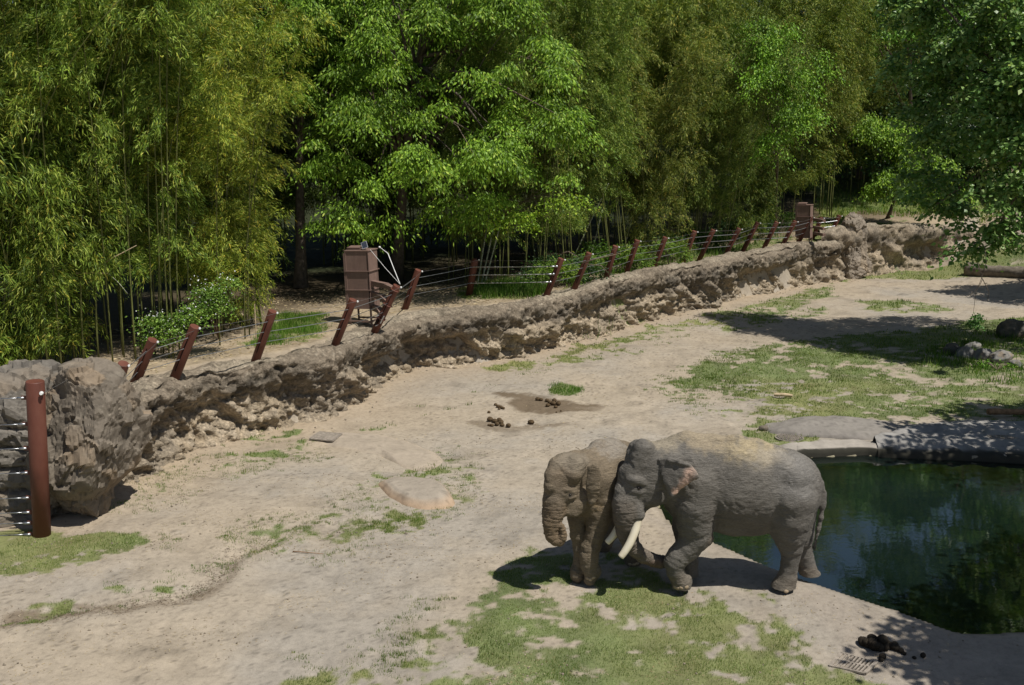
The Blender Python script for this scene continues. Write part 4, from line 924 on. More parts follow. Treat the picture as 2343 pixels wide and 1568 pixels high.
# stout upright post at the left edge with eight tension cables
pb0 = at_z(96, 1226); pt0 = at_y(80, 872, pb0.y - .02)
f2 = thing('cable_fence', 'tall thick red brown post with eight tension cables at the left edge', 'fence', (pb0.x, pb0.y, 0))
b = Vector((pb0.x, pb0.y, -.1)); ax = (pt0 - b).normalized(); L = (pt0 - b).length
mb = MB(); mb.lathe(b, ax, [(0, .172), (L * .5, .174), (L - .02, .175), (L, .165)], 28); bp = mb.obj('post', M_post, f2, True)
for k, v in enumerate((908, 967, 1022, 1078, 1136, 1170, 1195, 1222)):
    s = (v - 872) / (1228 - 872); p = pt0.lerp(Vector((pb0.x, pb0.y, 0)), s); u_l = -.165
    lug = p + Vector((-.20, -.05, 0)); m1 = MB(); m1.box(lug, (.12, .018, .085)); lg = m1.obj('lug', M_post, bp)
    e = lug + Vector((-.04, -.014, 0)); far = e + Vector((-2.6, .1, -.14))
    m2 = MB(); m2.tube([e + Vector((.045, 0, 0)), e + Vector((-.10, 0, -.004))], .026, 8); m2.tube([e + Vector((-.10, 0, -.004)), e + Vector((-.42, .012, -.022))], .0125, 6); m2.obj('turnbuckle', M_steel, bp, True)
    cable(e + Vector((-.3, .01, -.016)), far, .0085, M_steel, 'cable', .0, f2)
q = pt0 + Vector((.16, -.10, -.22)); m = MB(); m.box(q + Vector((-.03, .02, -.02)), (.10, .03, .05)); m.obj('bracket', M_post, bp)
m = MB(); m.lathe(q, (.2, -.9, .1), [(0, .028), (.02, .04), (.024, .024), (.05, .024), (.054, .04), (.08, .028)], 12); m.obj('insulator', M_insul, bp, True)
bi = at_y(215, 826, b0.y + .8)
insb = MB(); insb.lathe(bi, (.3, -.9, .1), [(0, .03), (.02, .045), (.024, .026), (.06, .026), (.064, .045), (.09, .03)], 12); insb.beam(bi + Vector((0, .02, -.25)), bi + Vector((0, .03, 0)), .03)
o_ = insb.obj('wire_insulator', M_insul, None, True, label='white wire insulator perched on top of the big cracked boulder', category='insulator')
cable(q + Vector((0, -.05, 0)), bi + Vector((0, -.03, 0)), .004, M_wire, 'hot_wire', .05, f2); cable(bi + Vector((0, -.03, 0)), heads[0], .004, M_wire, 'hot_wire', .05, fence)

# ---------------- feeder cabinets
def cabinet(corner_bottom, ht, w, rot, label, group, detail=True):
    """corner_bottom: foot of the nearest corner on the ground"""
    c0 = Vector(corner_bottom); c0.z = max(zground(c0.x, c0.y), 2.06)
    t = thing('feeder_cabinet', label, 'cabinet', c0, rot=(0, -.035, rot), group=group)
    # local: near corner at the origin, box spans x -w..0 and y 0..w
    def add(name, mat, fn, parent=t, **kw):
        mb = MB(); fn(mb); me = mb.mesh(name, mat, kw.pop('smooth', False)); return link(name, me, parent, **kw)
    lz = .50 * ht / 2.3; H = ht - lz; d = w * .86
    body = add('body', M_box, lambda m: m.box((-w / 2, d / 2, lz + H / 2), (w, d, H)))
    for sx, sy in ((-.03, .03), (-w + .03, .03), (-.03, d - .03), (-w + .03, d - .03)):
        add('leg', M_box, lambda m: m.beam((sx, sy, -.15), (sx, sy, lz + .01), .05))
    add('leg_brace', M_box, lambda m: (m.beam((-w, .0, .12), (0.03, 0, .10), .05), m.beam((-w, d, .12), (0, d, .12), .05), m.beam((0, 0, .12), (0, d, .12), .045)))
    for f in (.33, .655):
        z = lz + H * f
        add('band', M_box, lambda m: (m.box((-w / 2, -.02, z), (w + .06, .045, .025)), m.box((.02, d / 2, z), (.045, d + .05, .025)), m.box((-w - .012, d / 2, z), (.03, d, .025))))
    add('corner_strip', M_dslot, lambda m: m.box((-.022, -.006, lz + H * .49), (.022, .012, H * .97)))
    add('corner_strip', M_box, lambda m: m.box((-w + .012, -.010, lz + H * .5), (.03, .020, H)))
    add('door', M_box, lambda m: (m.box((-w - .035, d * .4, lz + H * .5), (.05, d * .85, H * .93)), m.box((-w - .07, .12, lz + H * .5), (.03, .06, .14))))
    add('top_plate', M_box, lambda m: m.box((-w / 2, d / 2, lz + H + .012), (w + .05, d + .05, .03)))
    add('lid', M_box, lambda m: (m.box((-w + .22, d * .5, lz + H + .10), (.46, .34, .03), Matrix.Rotation(.12, 3, 'X')), m.box((-w + .22, d * .32, lz + H + .06), (.46, .03, .09))))
    if detail:
        R = Matrix.Rotation(math.radians(-52), 3, 'Y') @ Matrix.Rotation(math.radians(14), 3, 'X')
        R = Matrix.Rotation(math.radians(38), 3, 'X') @ Matrix.Rotation(math.radians(28), 3, 'Z')
        sp = add('solar_panel', M_alu, lambda m: (m.box((-.20, .22, lz + H + .17), (.19, .33, .016), R), m.beam((-.2, .28, lz + H), (-.2, .26, lz + H + .16), .02)))
        add('cell', M_panel, lambda m: m.box(Vector((-.20, .22, lz + H + .17)) + R @ Vector((0, 0, .010)), (.155, .29, .006), R), sp)
    return t, lz, H, w, d
cb = at_z(242 + .3614 * 1685, 514.1 + .3614 * 628, 2.1)
RT = math.radians(-17)
cabn, lz, HH, cw, cd = cabinet(cb, 2.36, .80, RT, 'near brown metal feeder cabinet on legs with a small solar panel on top', 'feeder cabinets')
def wp(x, y): return 241.9 + .3614 * x, 514.1 + .3614 * y
# feeder tube with rings: rides on the sixth post; arms run from the cabinet to it
ut, vt, ub, vb = POSTS[5]; pbm = at_z(ub, vb, 2.1); ptp = at_y(ut, vt, pbm.y - .22); ax = (ptp - pbm).normalized(); Lp = (ptp - pbm).length
Lb = (ptp - (pbm - ax * .45)).length
for fr_ in (.11, .47, .80):
    m = MB(); m.lathe(pbm.lerp(ptp, 1 - fr_), ax, [(0, .118), (.004, .15), (.026, .15), (.03, .118)], 20); m.obj('ring', M_post, fence, True)
mw = Matrix.Translation(cabn.location) @ Matrix.Rotation(RT, 4, 'Z')
for fz, fr_ in ((.36, .10), (.16, .42), (-.06, .72)):
    a = mw @ Vector((.0, cd * .35, lz + HH * (fz + .08))); b2 = pbm.lerp(ptp, 1 - fr_)
    d = (b2 - a); m = MB(); mid = a + Vector((d.x * .62, d.y * .62, d.z * .15)); wd = .19
    m.beam(a - Vector((.06, 0, 0)), mid, wd, .16); m.beam(mid - (mid - a).normalized() * .05, b2, wd * .9, .14)
    o = m.obj('feed_chute', M_box, None); o.parent = cabn; o.matrix_parent_inverse = (Matrix.Translation(cabn.location) @ cabn.rotation_euler.to_matrix().to_4x4()).inverted()
    # keep the geometry where it was built
scoop = MB(); s0 = pbm.lerp(ptp, .17) + Vector((-.02, -.12, 0)); Rm = ax.to_track_quat('Z', 'Y').to_matrix(); scoop.box(s0 + Vector((-.05, -.03, -.02)), (.24, .02, .26), Rm); scoop.obj('chute_mouth', M_dslot, fence)
scoop = MB(); scoop.box(s0 + Vector((.10, -.035, .03)), (.07, .02, .27), Rm); scoop.box(s0 + Vector((-.03, -.035, .15)), (.20, .02, .04), Rm); scoop.box(s0 + Vector((-.06, -.035, -.14)), (.24, .02, .03), Rm); scoop.obj('chute_rim', M_alu, fence)
# ropes from the cabinet top to the post head
ra = mw @ Vector((.02, cd, lz + HH + .06)); rb = mw @ Vector((.0, .02, lz + HH + .05)); rc = heads[5] + Vector((-.02, 0, .10))
r1 = MB(); pts = [ra, ra.lerp(rc, .28) + Vector((.09, 0, .12)), ra.lerp(rc, .62) + Vector((.05, 0, .05)), rc]; r1.tube(pts, .013, 6)
r1.lathe(ra - Vector((0, 0, .03)), (0, 0, 1), [(0, .03), (.03, .04), (.06, .02)], 8)
r1.obj('rope', M_rope, None, True, label='thick white rope from the cabinet top down to the slanted post head', category='rope')
r2 = MB(); r2.tube([rb, rb.lerp(rc, .5) + Vector((0, 0, -.03)), rc], .007, 5); r2.obj('rope', M_rope, None, True, label='thin grey line from the cabinet corner by the solar panel to the post head', category='rope')
fcb = at_z(1852, 556, 2.3)
cabf, *_q = cabinet(fcb, 2.25, .72, math.radians(-30), 'far dark brown feeder cabinet in the shade behind the last slanted posts', 'feeder cabinets', False)
for k, (du, dv) in enumerate(((0, 0), (0, 18), (0, 32))):
    a = at_y(1862, 502 + dv, fcb.y - .1); b2 = at_y(1885, 506 + dv, fcb.y - 1.2); m = MB(); m.beam(a, b2, .16, .14); o = m.obj('feed_chute', M_box, None); o.parent = cabf
    o.matrix_parent_inverse = (Matrix.Translation(cabf.location) @ cabf.rotation_euler.to_matrix().to_4x4()).inverted()

# ---------------- concrete aprons, drains, covers
M_conc = Mat('worn_concrete', .9, .2); _c = M_conc.attr('stone', 'Color'); _n = M_conc.noise(5, 8, .65); _f = M_conc.noise(50, 4, .7)
_c = M_conc.mix(.5, _c, M_conc.ramp(_n, [(.3, .7), (.5, 1), (.7, 1.15)]), 'MULTIPLY'); _c = M_conc.mix(.3, _c, M_conc.ramp(_f, [(.3, .6), (.6, 1.1)]), 'MULTIPLY')
M_conc.color(_c); M_conc.normal(M_conc.bump(_f, .3, .006, M_conc.bump(_n, .3, .03))); M_conc = M_conc.m
def apron(name, label, cat, pts, prof, seed, col_top, col_side, n=140, m=40, zb=0.0, bump=.02):
    """a low slab: outline on the ground, height profile from rim (0) to centre (1)"""
    P = np.array(gpoly(pts, zb)); P = np.vstack([P, P[:1]]); R, _ = resample(P, .02); k = np.linspace(0, len(R) - 1, n + 1).astype(int)[:-1]; R = R[k]
    for _ in range(6): R = .5 * R + .25 * (np.roll(R, 1, 0) + np.roll(R, -1, 0))
    c = R.mean(0); V = []; T = []
    for j in range(m):
        s = j / (m - 1); q = R + (c - R) * s; V.append(q); T.append(np.full(n, s))
    V = np.concatenate(V); T = np.concatenate(T); g = zgrounds(V); g0 = np.median(g)
    h = np.interp(T, [p[0] for p in prof], [p[1] for p in prof]); nz = fbm(np.c_[V * 1.6, V[:, 0] * 0], 4, seed); nf = fbm(np.c_[V * 9, V[:, 0] * 0], 3, seed + 1)
    ang = fbm(np.c_[V * .7, V[:, 0] * 0 + 5], 2, seed + 2)
    zz = g * (1 - sstep(0, .25, T)) + g0 * sstep(0, .25, T) + h * (1 + .5 * ang) + bump * nz * sstep(0, .1, T) * 2 + .006 * nf
    side = sstep(.30, .06, T); c3 = np.array(col_top)[None] * (1 + .14 * nz)[:, None]; c3 = c3 + (np.array(col_side) - c3) * (side * .9)[:, None]
    c3 = c3 * (1 - .25 * (np.clip(nf * 2 + nz - .3, 0, 1)))[:, None]
    ii = np.arange(n * m).reshape(m, n); a = ii[:-1]; b_ = ii[1:]; F = np.stack([a.ravel(), np.roll(a, -1, 1).ravel(), np.roll(b_, -1, 1).ravel(), b_.ravel()], 1)
    me = np_mesh(name, np.c_[V, zz], F, M_conc, True, {'stone': np.clip(c3, .02, 1)}); return link(name, me, label=label, category=cat)
ap1 = apron('concrete_apron', 'long sandy concrete hump with the grate at its far left end', 'concrete slab', [(672, 998), (700, 988), (760, 984), (830, 990), (880, 995), (950, 1012), (1000, 1032), (1030, 1052), (1022, 1068), (985, 1084), (930, 1074), (880, 1048), (800, 1030), (715, 1014)],
      [(0, -.05), (.10, .0), (.35, .05), (.6, .09), (1, .10)], 201, (.35, .295, .23), (.38, .315, .24))
apron('concrete_slab', 'round raised concrete slab with a tan worn edge in the middle of the yard', 'concrete slab', [(858, 1105), (880, 1094), (940, 1090), (1005, 1103), (1030, 1125), (1046, 1150), (1030, 1166), (975, 1168), (930, 1160), (885, 1138)],
      [(0, -.05), (.08, .04), (.20, .13), (.34, .17), (1, .18)], 205, (.33, .285, .23), (.42, .30, .20))
def drop(objs, x, y, default=0.0):
    best = default
    for o in objs:
        hit, loc, _, _ = o.ray_cast(Vector((x, y, 10)), Vector((0, 0, -1)))
        if hit: best = max(best, loc.z)
    return best
def grate(corners, z, nb, label, rails=1, bar=.036, on=None):
    if z is None:
        z = .1
        for _ in range(4): q = sum((at_z(u, v, z) for u, v in corners), Vector()) / 4; z = drop(on, q.x, q.y) + .03
    c = [at_z(u, v, z) for u, v in corners]; o = sum(c, Vector()) / 4; t = thing('drain_grate', label, 'drain grate', o)
    def bl(s, r): return c[0].lerp(c[1], s).lerp(c[3].lerp(c[2], s), r)
    m = MB(); m.add([bl(0, 0) - Vector((0, 0, .012)), bl(1, 0) - Vector((0, 0, .012)), bl(1, 1) - Vector((0, 0, .012)), bl(0, 1) - Vector((0, 0, .012))], [(0, 1, 2, 3)]); m.obj('pit', M_void, t)  # near-black sheet just under the bars stands in for the pit's shade
    m = MB()
    for a, b in ((0, 1), (1, 2), (2, 3), (3, 0)): m.beam(c[a], c[b], .03, .03)
    m.obj('frame', M_rust, t)
    m = MB(); m.beam(bl(0, .5), bl(1, .5), .03, .035); m.obj('rail', M_rust, t)
    for k in range(nb):
        s = (k + .5) / nb; m = MB(); m.beam(bl(s, 0), bl(s, 1), bar, .03); m.obj('bar', M_rust, t)
    return t
def hz(u, v): p = at_z(u, v); return zground(p.x, p.y)
grate([(1922.6, 1494.5), (2007, 1515), (1979, 1541), (1896.8, 1523.6)], hz(1950, 1518) + .03, 10, 'slotted iron drain grate in the shade by the near bank of the pond', bar=.026)
grate([(730.7, 988.4), (782.8, 993.5), (761, 1009.6), (708.3, 1004.6)], None, 12, 'small slotted drain grate on the sandy concrete hump near the rock wall', bar=.05, on=[ap1])

# rock and concrete rim on the far side of the pond
def rim(name, label, cat, outer, inner, h, seed, col, rough, n=220, m=34):
    A_, _ = resample(np.array(gpoly(outer)), .05); B_, _ = resample(np.array(gpoly(inner, WATER_Z)), .05)
    A_ = A_[np.linspace(0, len(A_) - 1, n).astype(int)]; B_ = B_[np.linspace(0, len(B_) - 1, n).astype(int)]
    A_ = smooth_line(A_, 12); B_ = smooth_line(B_, 12)
    T = np.linspace(0, 1, m); V = []; Z = []; TT = []
    for t_ in T:
        ext = min(t_, .93) / .93; q = A_ + (B_ - A_) * ext; V.append(q); TT.append(np.full(n, t_))
    V = np.concatenate(V); TT = np.concatenate(TT)
    g = np.repeat(zgrounds(A_)[None], m, 0).ravel(); s3 = np.c_[V, V[:, 0] * 0]
    prof = np.interp(TT, [0, .06, .25, .7, .86, .93, .96, 1], [-.06, .02, h, h * .75, h * .35, -.02, -.25, -.6])
    n1 = fbm(s3 * .9, 4, seed); d1, d2, idv = worley(s3 * np.array([.8, 1.5, 1]) + .4 * n1[:, None], seed + 3)
    zz = g * sstep(.9, .2, TT) + prof + rough * .8 * ((idv - .5) * .9 - .45 * sstep(.07, 0, d2 - d1) + .9 * n1 + .6 * fbm(s3 * 3.5, 4, seed + 8) + .5 * ridged(s3 * np.array([1.2, 3.5, 1]), 3, seed + 9)) * sstep(0, .2, TT) * sstep(1.0, .92, TT)
    t2 = fbm(s3 * 3, 3, seed + 4); c3 = np.array(col)[None] * (1 + .22 * t2 + .2 * n1)[:, None]
    wet = sstep(.78, .87, TT); c3 = c3 + (np.array([.035, .033, .025]) - c3) * wet[:, None]
    ii = np.arange(n * m).reshape(m, n); F = np.stack([ii[:-1, :-1].ravel(), ii[1:, :-1].ravel(), ii[1:, 1:].ravel(), ii[:-1, 1:].ravel()], 1)
    me = np_mesh(name, np.c_[V, zz], F, M_conc, True, {'stone': np.clip(c3, .015, 1)}); return link(name, me, label=label, category=cat)
rim('pond_rim', 'smooth pale concrete lip of the pond right behind the bull elephant', 'pond rim', [(1600, 1040), (1700, 1028), (1775, 1022), (1880, 1010), (1960, 1008), (2005, 1022)], [(1600, 1075), (1700, 1060), (1840, 1048), (1900, 1045), (1980, 1042), (2018, 1046)], .08, 301, (.30, .272, .235), .03)
ledge_o = rim('rock_ledge', 'grey cracked rock ledge in shade along the far bank of the pond', 'rock ledge', [(1995, 1010), (2060, 975), (2200, 955), (2342, 958), (2560, 960), (2800, 990)], [(2008, 1046), (2100, 1051), (2240, 1056), (2342, 1062), (2560, 1066), (2800, 1090)], .16, 305, (.26, .248, .23), .12)
hump = apron('rock_hump', 'low smooth grey rock hump with a round cover beside the pond', 'rock', [(1738, 975), (1790, 966), (1830, 958), (1900, 958), (2010, 968), (2080, 982), (2060, 1005), (1980, 1010), (1880, 1003), (1800, 998), (1755, 992)],
      [(0, -.05), (.05, .05), (.3, .16), (1, .26)], 311, (.23, .21, .185), (.22, .20, .178), bump=.05)
bk = at_z(1745, 985); link('rock', rock_mesh('rock', (.14, .12, .11), 71, M_bould.m, 3, 8, .06), loc=(bk.x, bk.y, .06), label='small dark stone at the left tip of the grey rock hump', category='rock')
def cover(u, v, label, on):
    z = .1
    for _ in range(4): p = at_z(u, v, z); z = drop(on, p.x, p.y) + .012
    p.z = z; t = thing('manhole_cover', label, 'manhole cover', p)
    m = MB(); m.lathe(p + Vector((0, 0, -.06)), (0, 0, 1), [(0, .34), (.07, .34), (.075, .325)], 36); m.obj('lid', M_iron, t, True)
    m = MB(); n = 36; V = []; F = []
    for rr, zz in ((.345, .0), (.345, .018), (.38, .018), (.38, -.05)):
        for k in range(n): a = 2 * math.pi * k / n; V.append(p + Vector((rr * math.cos(a), rr * math.sin(a), zz)))
    for j in range(3):
        for k in range(n): F.append((j * n + k, j * n + (k + 1) % n, (j + 1) * n + (k + 1) % n, (j + 1) * n + k))
    m.add(V, F); m.obj('rim', M_rust, t)
    m = MB()
    for iy in range(-3, 4):
        for ix in range(-5, 6):
            x, y = ix * .055, iy * .085
            if math.hypot(x, y) < .29: m.box(p + Vector((x, y, .022)), (.03, .055, .016))
    o = m.obj('raised_tread', M_rust, t); o['kind'] = 'stuff'; return t
cover(1806, 988, 'round cast iron cover set in the smooth grey rock hump', [hump])
cover(2290, 998, 'round cast iron cover in the shaded ledge at the right edge', [ledge_o])

# ---------------- dung
M_dung = simple_mat('dung', (.085, .058, .032), .9, .15, .45, 14, 0, 1.0)
M_dungd = simple_mat('dark_dung', (.030, .024, .017), .9, .15, .4, 14, 0, 1.0)
def dung(name, label, balls, mat, seed):
    """balls: picture position and radius in metres, optional height step"""
    r_ = np.random.RandomState(seed); c = at_z(*balls[0][:2]); c.z = zground(c.x, c.y); t = thing(name, label, 'dung', c)
    for k, bl in enumerate(balls):
        u, v, r = bl[:3]; lift = bl[3] if len(bl) > 3 else 0; p = at_z(u, v, lift); z = zground(p.x, p.y) + r * .72 + lift
        V, F = ico(3); V = V * np.array([r * r_.uniform(.9, 1.25), r * r_.uniform(.9, 1.1), r * .85]); V = V * (1 + .16 * fbm(V * 14 + k * 3, 3, seed + k) + .10 * fbm(V * 40, 2, seed))[:, None]
        a = r_.uniform(0, 6); V = V @ np.array(Matrix.Rotation(a, 3, 'Z')).T; me = np_mesh('dung_ball', V, F, mat, True); link('dung_ball', me, t, loc=Vector((p.x, p.y, z)) - c)
    return t
def c8(x, y): return 604.9 + .3356 * x, 846.8 + .3356 * y
def c7(x, y): return 1754 + .344 * x, 1028.2 + .344 * y
dung('dung_pile', 'brown dung balls on the damp patch in front of the green tuft', [(*c8(x, y), r) for x, y, r in ((1862, 212, .07), (1885, 215, .06), (1925, 222, .065), (1945, 238, .07), (1975, 225, .07), (1968, 248, .08), (2003, 250, .085), (1930, 256, .065), (1985, 268, .05), (2020, 292, .03), (1990, 300, .03))], M_dung, 1)
dung('dung_pile', 'cluster of brown dung balls at the left of the damp streak', [(*c8(x, y), r) for x, y, r in ((1537, 358, .085), (1570, 365, .08), (1600, 355, .07), (1612, 372, .08), (1585, 385, .07), (1550, 390, .05), (1620, 388, .06), (1663, 393, .075), (1530, 388, .04))], M_dung, 2)
dung('dung_pile', 'flattened crumbly dung left of the damp patch', [(*c8(x, y), r) for x, y, r in ((1575, 248, .05), (1592, 262, .06), (1612, 268, .06), (1628, 272, .05), (1600, 275, .04))], M_dung, 3)
dung('dung_ball', 'single dung ball lying alone right of the brown cluster', [(*c8(1816, 368), .082)], M_dung, 4)
dung('dung_ball', 'tiny dung ball above the brown cluster', [(*c8(1530, 299), .045)], M_dung, 5)
dung('dung_pile', 'large dark heap of dung on the shaded bank above the drain grate', [(*c7(x, y), r, h) for x, y, r, h in ((640, 1290, .085, 0), (675, 1305, .085, 0), (710, 1318, .08, 0), (745, 1322, .085, 0), (780, 1318, .08, 0), (700, 1270, .075, .0), (760, 1290, .09, .0), (790, 1300, .08, 0), (700, 1290, .075, .07), (770, 1275, .085, .08),
     (830, 1310, .07, 0), (860, 1318, .06, 0), (890, 1330, .05, 0), (915, 1345, .035, 0), (850, 1300, .06, 0), (770, 1380, .055, 0), (760, 1395, .04, 0), (720, 1305, .07, .08), (660, 1285, .06, .06))], M_dungd, 6)
dung('dung_ball', 'small dark dung ball to the right of the big dark heap', [(*c7(1038, 1368), .05)], M_dungd, 7)
dung('dung_ball', 'smallest dark dung crumb right of the big dark heap', [(*c7(980, 1374), .028)], M_dungd, 8)

# ---------------- logs and branches
def logm(name, label, a, b, r, mat, seed, knots=0):
    n = 26; r_ = np.random.RandomState(seed); pts = []; rad = []
    a, b = Vector(a), Vector(b)
    for i in range(n):
        s = i / (n - 1); pts.append(a.lerp(b, s) + Vector((0, 0, r * .15 * math.sin(s * 5 + seed)))); rad.append(r * (1 - .18 * s) * (1 + .10 * r_.uniform(-1, 1)))
    mb = MB(); mb.tube(pts, rad, 16); me = mb.mesh(name, mat, True)
    V = np.empty(len(me.vertices) * 3); me.vertices.foreach_get('co', V); V = V.reshape(-1, 3); d = (np.array(b) - np.array(a)); d /= np.linalg.norm(d)
    ctr = np.array(a) + ((V - np.array(a)) @ d)[:, None] * d; N = unit(V - ctr); q = np.c_[(V @ d) * .8, N * 2.2]; q = q[:, :3] + q[:, 3:4]
    V = V + N * (r * .22 * ridged(q, 3, seed))[:, None]; me.vertices.foreach_set('co', V.ravel()); me.update()
    return link(name, me, label=label, category='log')
M_log = simple_mat('grey_weathered_wood', (.17, .145, .115), .9, .1, .4, 5, 0, .9)
M_stick = simple_mat('bare_pale_wood', (.46, .36, .23), .8, .2, .25, 9, 0, .3)
M_brown = simple_mat('brown_bark', (.24, .145, .08), .85, .1, .35, 9, 0, .5)
la = at_z(2212, 617, .5); lb = at_z(2420, 642, .45); logm('fallen_log', 'large grey weathered tree trunk lying under the branches at right', (la.x, la.y, zground(la.x, la.y) + .30), (lb.x, lb.y, zground(lb.x, lb.y) + .28), .36, M_log, 3)
la = at_z(1770, 909); lb = at_z(1812, 912); logm('fallen_log', 'short pale barkless log lying on the turf left of centre right', (la.x, la.y, .09), (lb.x, lb.y, .09), .055, M_stick, 5).__setitem__('label', 'short pale barkless stick of wood lying on the turf above the pond')
la = at_z(2258, 954); lb = at_z(2370, 952); logm('fallen_log', 'brown log on the turf above the shaded ledge at the right edge', (la.x, la.y, .14), (lb.x, lb.y, .14), .085, M_brown, 7)
def stick(pts, r, label, name='fallen_branch', mat=None):
    mb = MB(); mb.tube([Vector(p) for p in pts], [r * (1 - .6 * i / (len(pts) - 1)) for i in range(len(pts))], 6); return mb.obj(name, mat or M_twig, None, True, label=label, category='branch')
def gz_(u, v, h=0): p = at_z(u, v); return Vector((p.x, p.y, zground(p.x, p.y) + h))
stick([at_y(175, 625, 26.0), at_y(210, 624, 26.1), at_y(248, 626, 26.3)], .035, 'snapped pale bamboo stem sticking out of the left grove', 'snapped_bamboo', M_stick)
stick([at_y(215, 618, 26.2), at_y(255, 592, 26.0), at_y(312, 562, 25.9)], .02, 'arching bare yellow shoot above the snapped stem', 'snapped_bamboo', M_stick)
stick([at_y(248, 626, 26.2), at_y(272, 648, 26.0), at_y(292, 672, 25.9)], .012, 'thin white dead twig hanging below the snapped stem', 'snapped_bamboo', M_culmp)
stick([gz_(670, 1265, .02), gz_(700, 1268, .03), gz_(740, 1270, .02)], .012, 'thin dead reddish twig lying on the bare soil', mat=M_brown)
# dead branches behind the middle posts
stick([at_y(1275, 583, 38), at_y(1300, 576, 37.8), at_y(1322, 588, 37.6)], .03, 'crooked grey dead branch between two slanted posts', mat=M_twig)
stick([at_y(1330, 603, 37.5), at_y(1365, 592, 37.5), at_y(1420, 580, 37.6)], .028, 'forked grey dead branch caught in the cables', mat=M_twig)
stick([at_y(1340, 605, 37.5), at_y(1375, 608, 37.5), at_y(1392, 626, 37.6)], .022, 'lower prong of dead wood caught in the cables', mat=M_twig)
# hanging bare twigs at right
for k, pts in enumerate(([(2252, 565), (2256, 600), (2244, 640), (2232, 668), (2226, 718)], [(2236, 600), (2247, 640), (2240, 655), (2220, 675), (2208, 680)], [(2248, 640), (2262, 668), (2258, 690)])):
    stick([at_y(u, v, 33.5 + .1 * k) for u, v in pts], .014, ['long bare twig hanging from the big dark tree at right', 'bare side twig curving left from the hanging twig', 'short bare twig forked off the hanging twig'][k], 'hanging_twig', M_bark)
# pale thick bamboo stems
def pale(name, label, segs, y, r):
    c = at_z(*segs[0][0], 2.2); c.z = zground(c.x, c.y) - .1; t = thing(name, label, 'bamboo', c)
    for a, b in segs:
        p = at_z(*a, 2.2); p.y += y * 0; q = at_y(*b, p.y - .2); p.z = zground(p.x, p.y) - .1; mb = MB(); n = 14; pts = [p.lerp(q, i / n) for i in range(n + 1)]; mb.tube(pts, [r * (1 - .4 * i / n) for i in range(n + 1)], 7); cm = mb.obj('culm', M_culmp, t, True)
        nd = MB()
        for i in range(1, n): nd.lathe(pts[i], (q - p), [(0, r * (1 - .4 * i / n)), (.01, r * 1.2), (.02, r * (1 - .4 * i / n))], 7)
        nd.obj('node_ring', M_culm, cm, True)
    return t
pale('bamboo_cluster', 'cluster of four pale straight bamboo stems right of the far cabinet', [((1945, 488), (1972, 340)), ((1950, 488), (1980, 350)), ((1957, 486), (1985, 342)), ((1962, 488), (1990, 360))], 66, .05)
pale('bamboo_cluster', 'pale bamboo stems slanting behind the horizontal cable span', [((1098, 648), (1140, 470)), ((1104, 650), (1148, 500)), ((1090, 645), (1122, 470))], 37, .035)
pale('bamboo_cluster', 'slender yellow bamboo stems leaning right in front of the olive grove', [((1300, 600), (1392, 420)), ((1450, 575), (1530, 400)), ((1470, 580), (1545, 405)), ((1345, 600), (1378, 480)), ((1420, 590), (1450, 480))], 39.5, .032)
# rocks and sapling at right
for u, v, s, lb in ((2205, 818, .42, 'pale rock leftmost in the rank grass at right'), (2225, 800, .30, 'small pale rock on top of the rock group in the rank grass'), (2247, 822, .40, 'rounded middle rock of the group in the rank grass'), (2285, 828, .48, 'lone light grey rock right of the rock group'), (2322, 840, .28, 'small rock at the right edge below the lone light rock'), (2320, 770, .7, 'large dark rock in the shade near the right edge'), (2180, 812, .4, 'dark mossy rock at the left end of the rock group')):
    p = at_z(u, v); link('rock', rock_mesh('rock', (s, s * .8, s * .72), int(u), M_bould.m, 4, 12, .05, col=(.19, .185, .175) if 'dark' not in lb else (.10, .095, .08)), loc=(p.x, p.y, zground(p.x, p.y) + s * .3), label=lb, category='rock')
def shrub(name, label, lobes, ncl, per, L, Wd, mat, seed, color, base, rad=.3, flow=None, cat='shrub'):
    r_ = np.random.RandomState(seed); V, F, sp = crown_leaves(r_, lobes, ncl, per, L, Wd, .1, rad, .7, .4); base = Vector(base); base.z = zground(base.x, base.y)
    t = thing(name, label, cat, base); o = link('foliage', np_mesh('foliage', V - np.array(base), F, mat, False), t); o.color = (*color, 1); o['kind'] = 'stuff'
    mb = MB()
    for i in range(8): mb.tube([Vector((0, 0, 0)), (Vector(sp[i]) - base) * .5 + Vector((0, 0, .1)), Vector(sp[i]) - base], [.018, .012, .004], 5)
    link('stem', mb.mesh('stem', M_twig, True), t)
    if flow:
        P = sp[r_.randint(0, len(sp), flow)] + r_.normal(0, rad * .45, (flow, 3)) + np.array([0, -.08, .12]); D = unit(r_.normal(size=(flow, 3))); Sd = unit(np.cross(D, r_.normal(size=(flow, 3))))
        V, F = leaves(P, D, Sd, np.full(flow, .045), np.full(flow, .035)); o = link('blossom', np_mesh('blossom', V - np.array(base), F, M_insul, False), t); o['kind'] = 'stuff'
    return t
shrub('flowering_shrub', 'pale green shrub with small white flowers at the foot of the left grove', [(A(400, 748, 26.8), (.70, .4, .35)), (A(352, 738, 26.6), (.4, .3, .25)), (A(448, 722, 27), (.45, .3, .3)), (A(380, 770, 26.7), (.7, .3, .2))], 60, 60, .08, .045, M_maple, 41, (.8, .8, 1.3), at_z(395, 785, 2.1), flow=170)
shrub('flowering_shrub', 'upper pale green shrub with white flowers right of the first one', [(A(470, 675, 27.5), (.4, .3, .3)), (A(500, 700, 27.4), (.45, .3, .3)), (A(515, 655, 27.4), (.3, .25, .25))], 38, 60, .08, .045, M_maple, 42, (.8, .8, 1.3), at_z(500, 770, 2.1), flow=110)
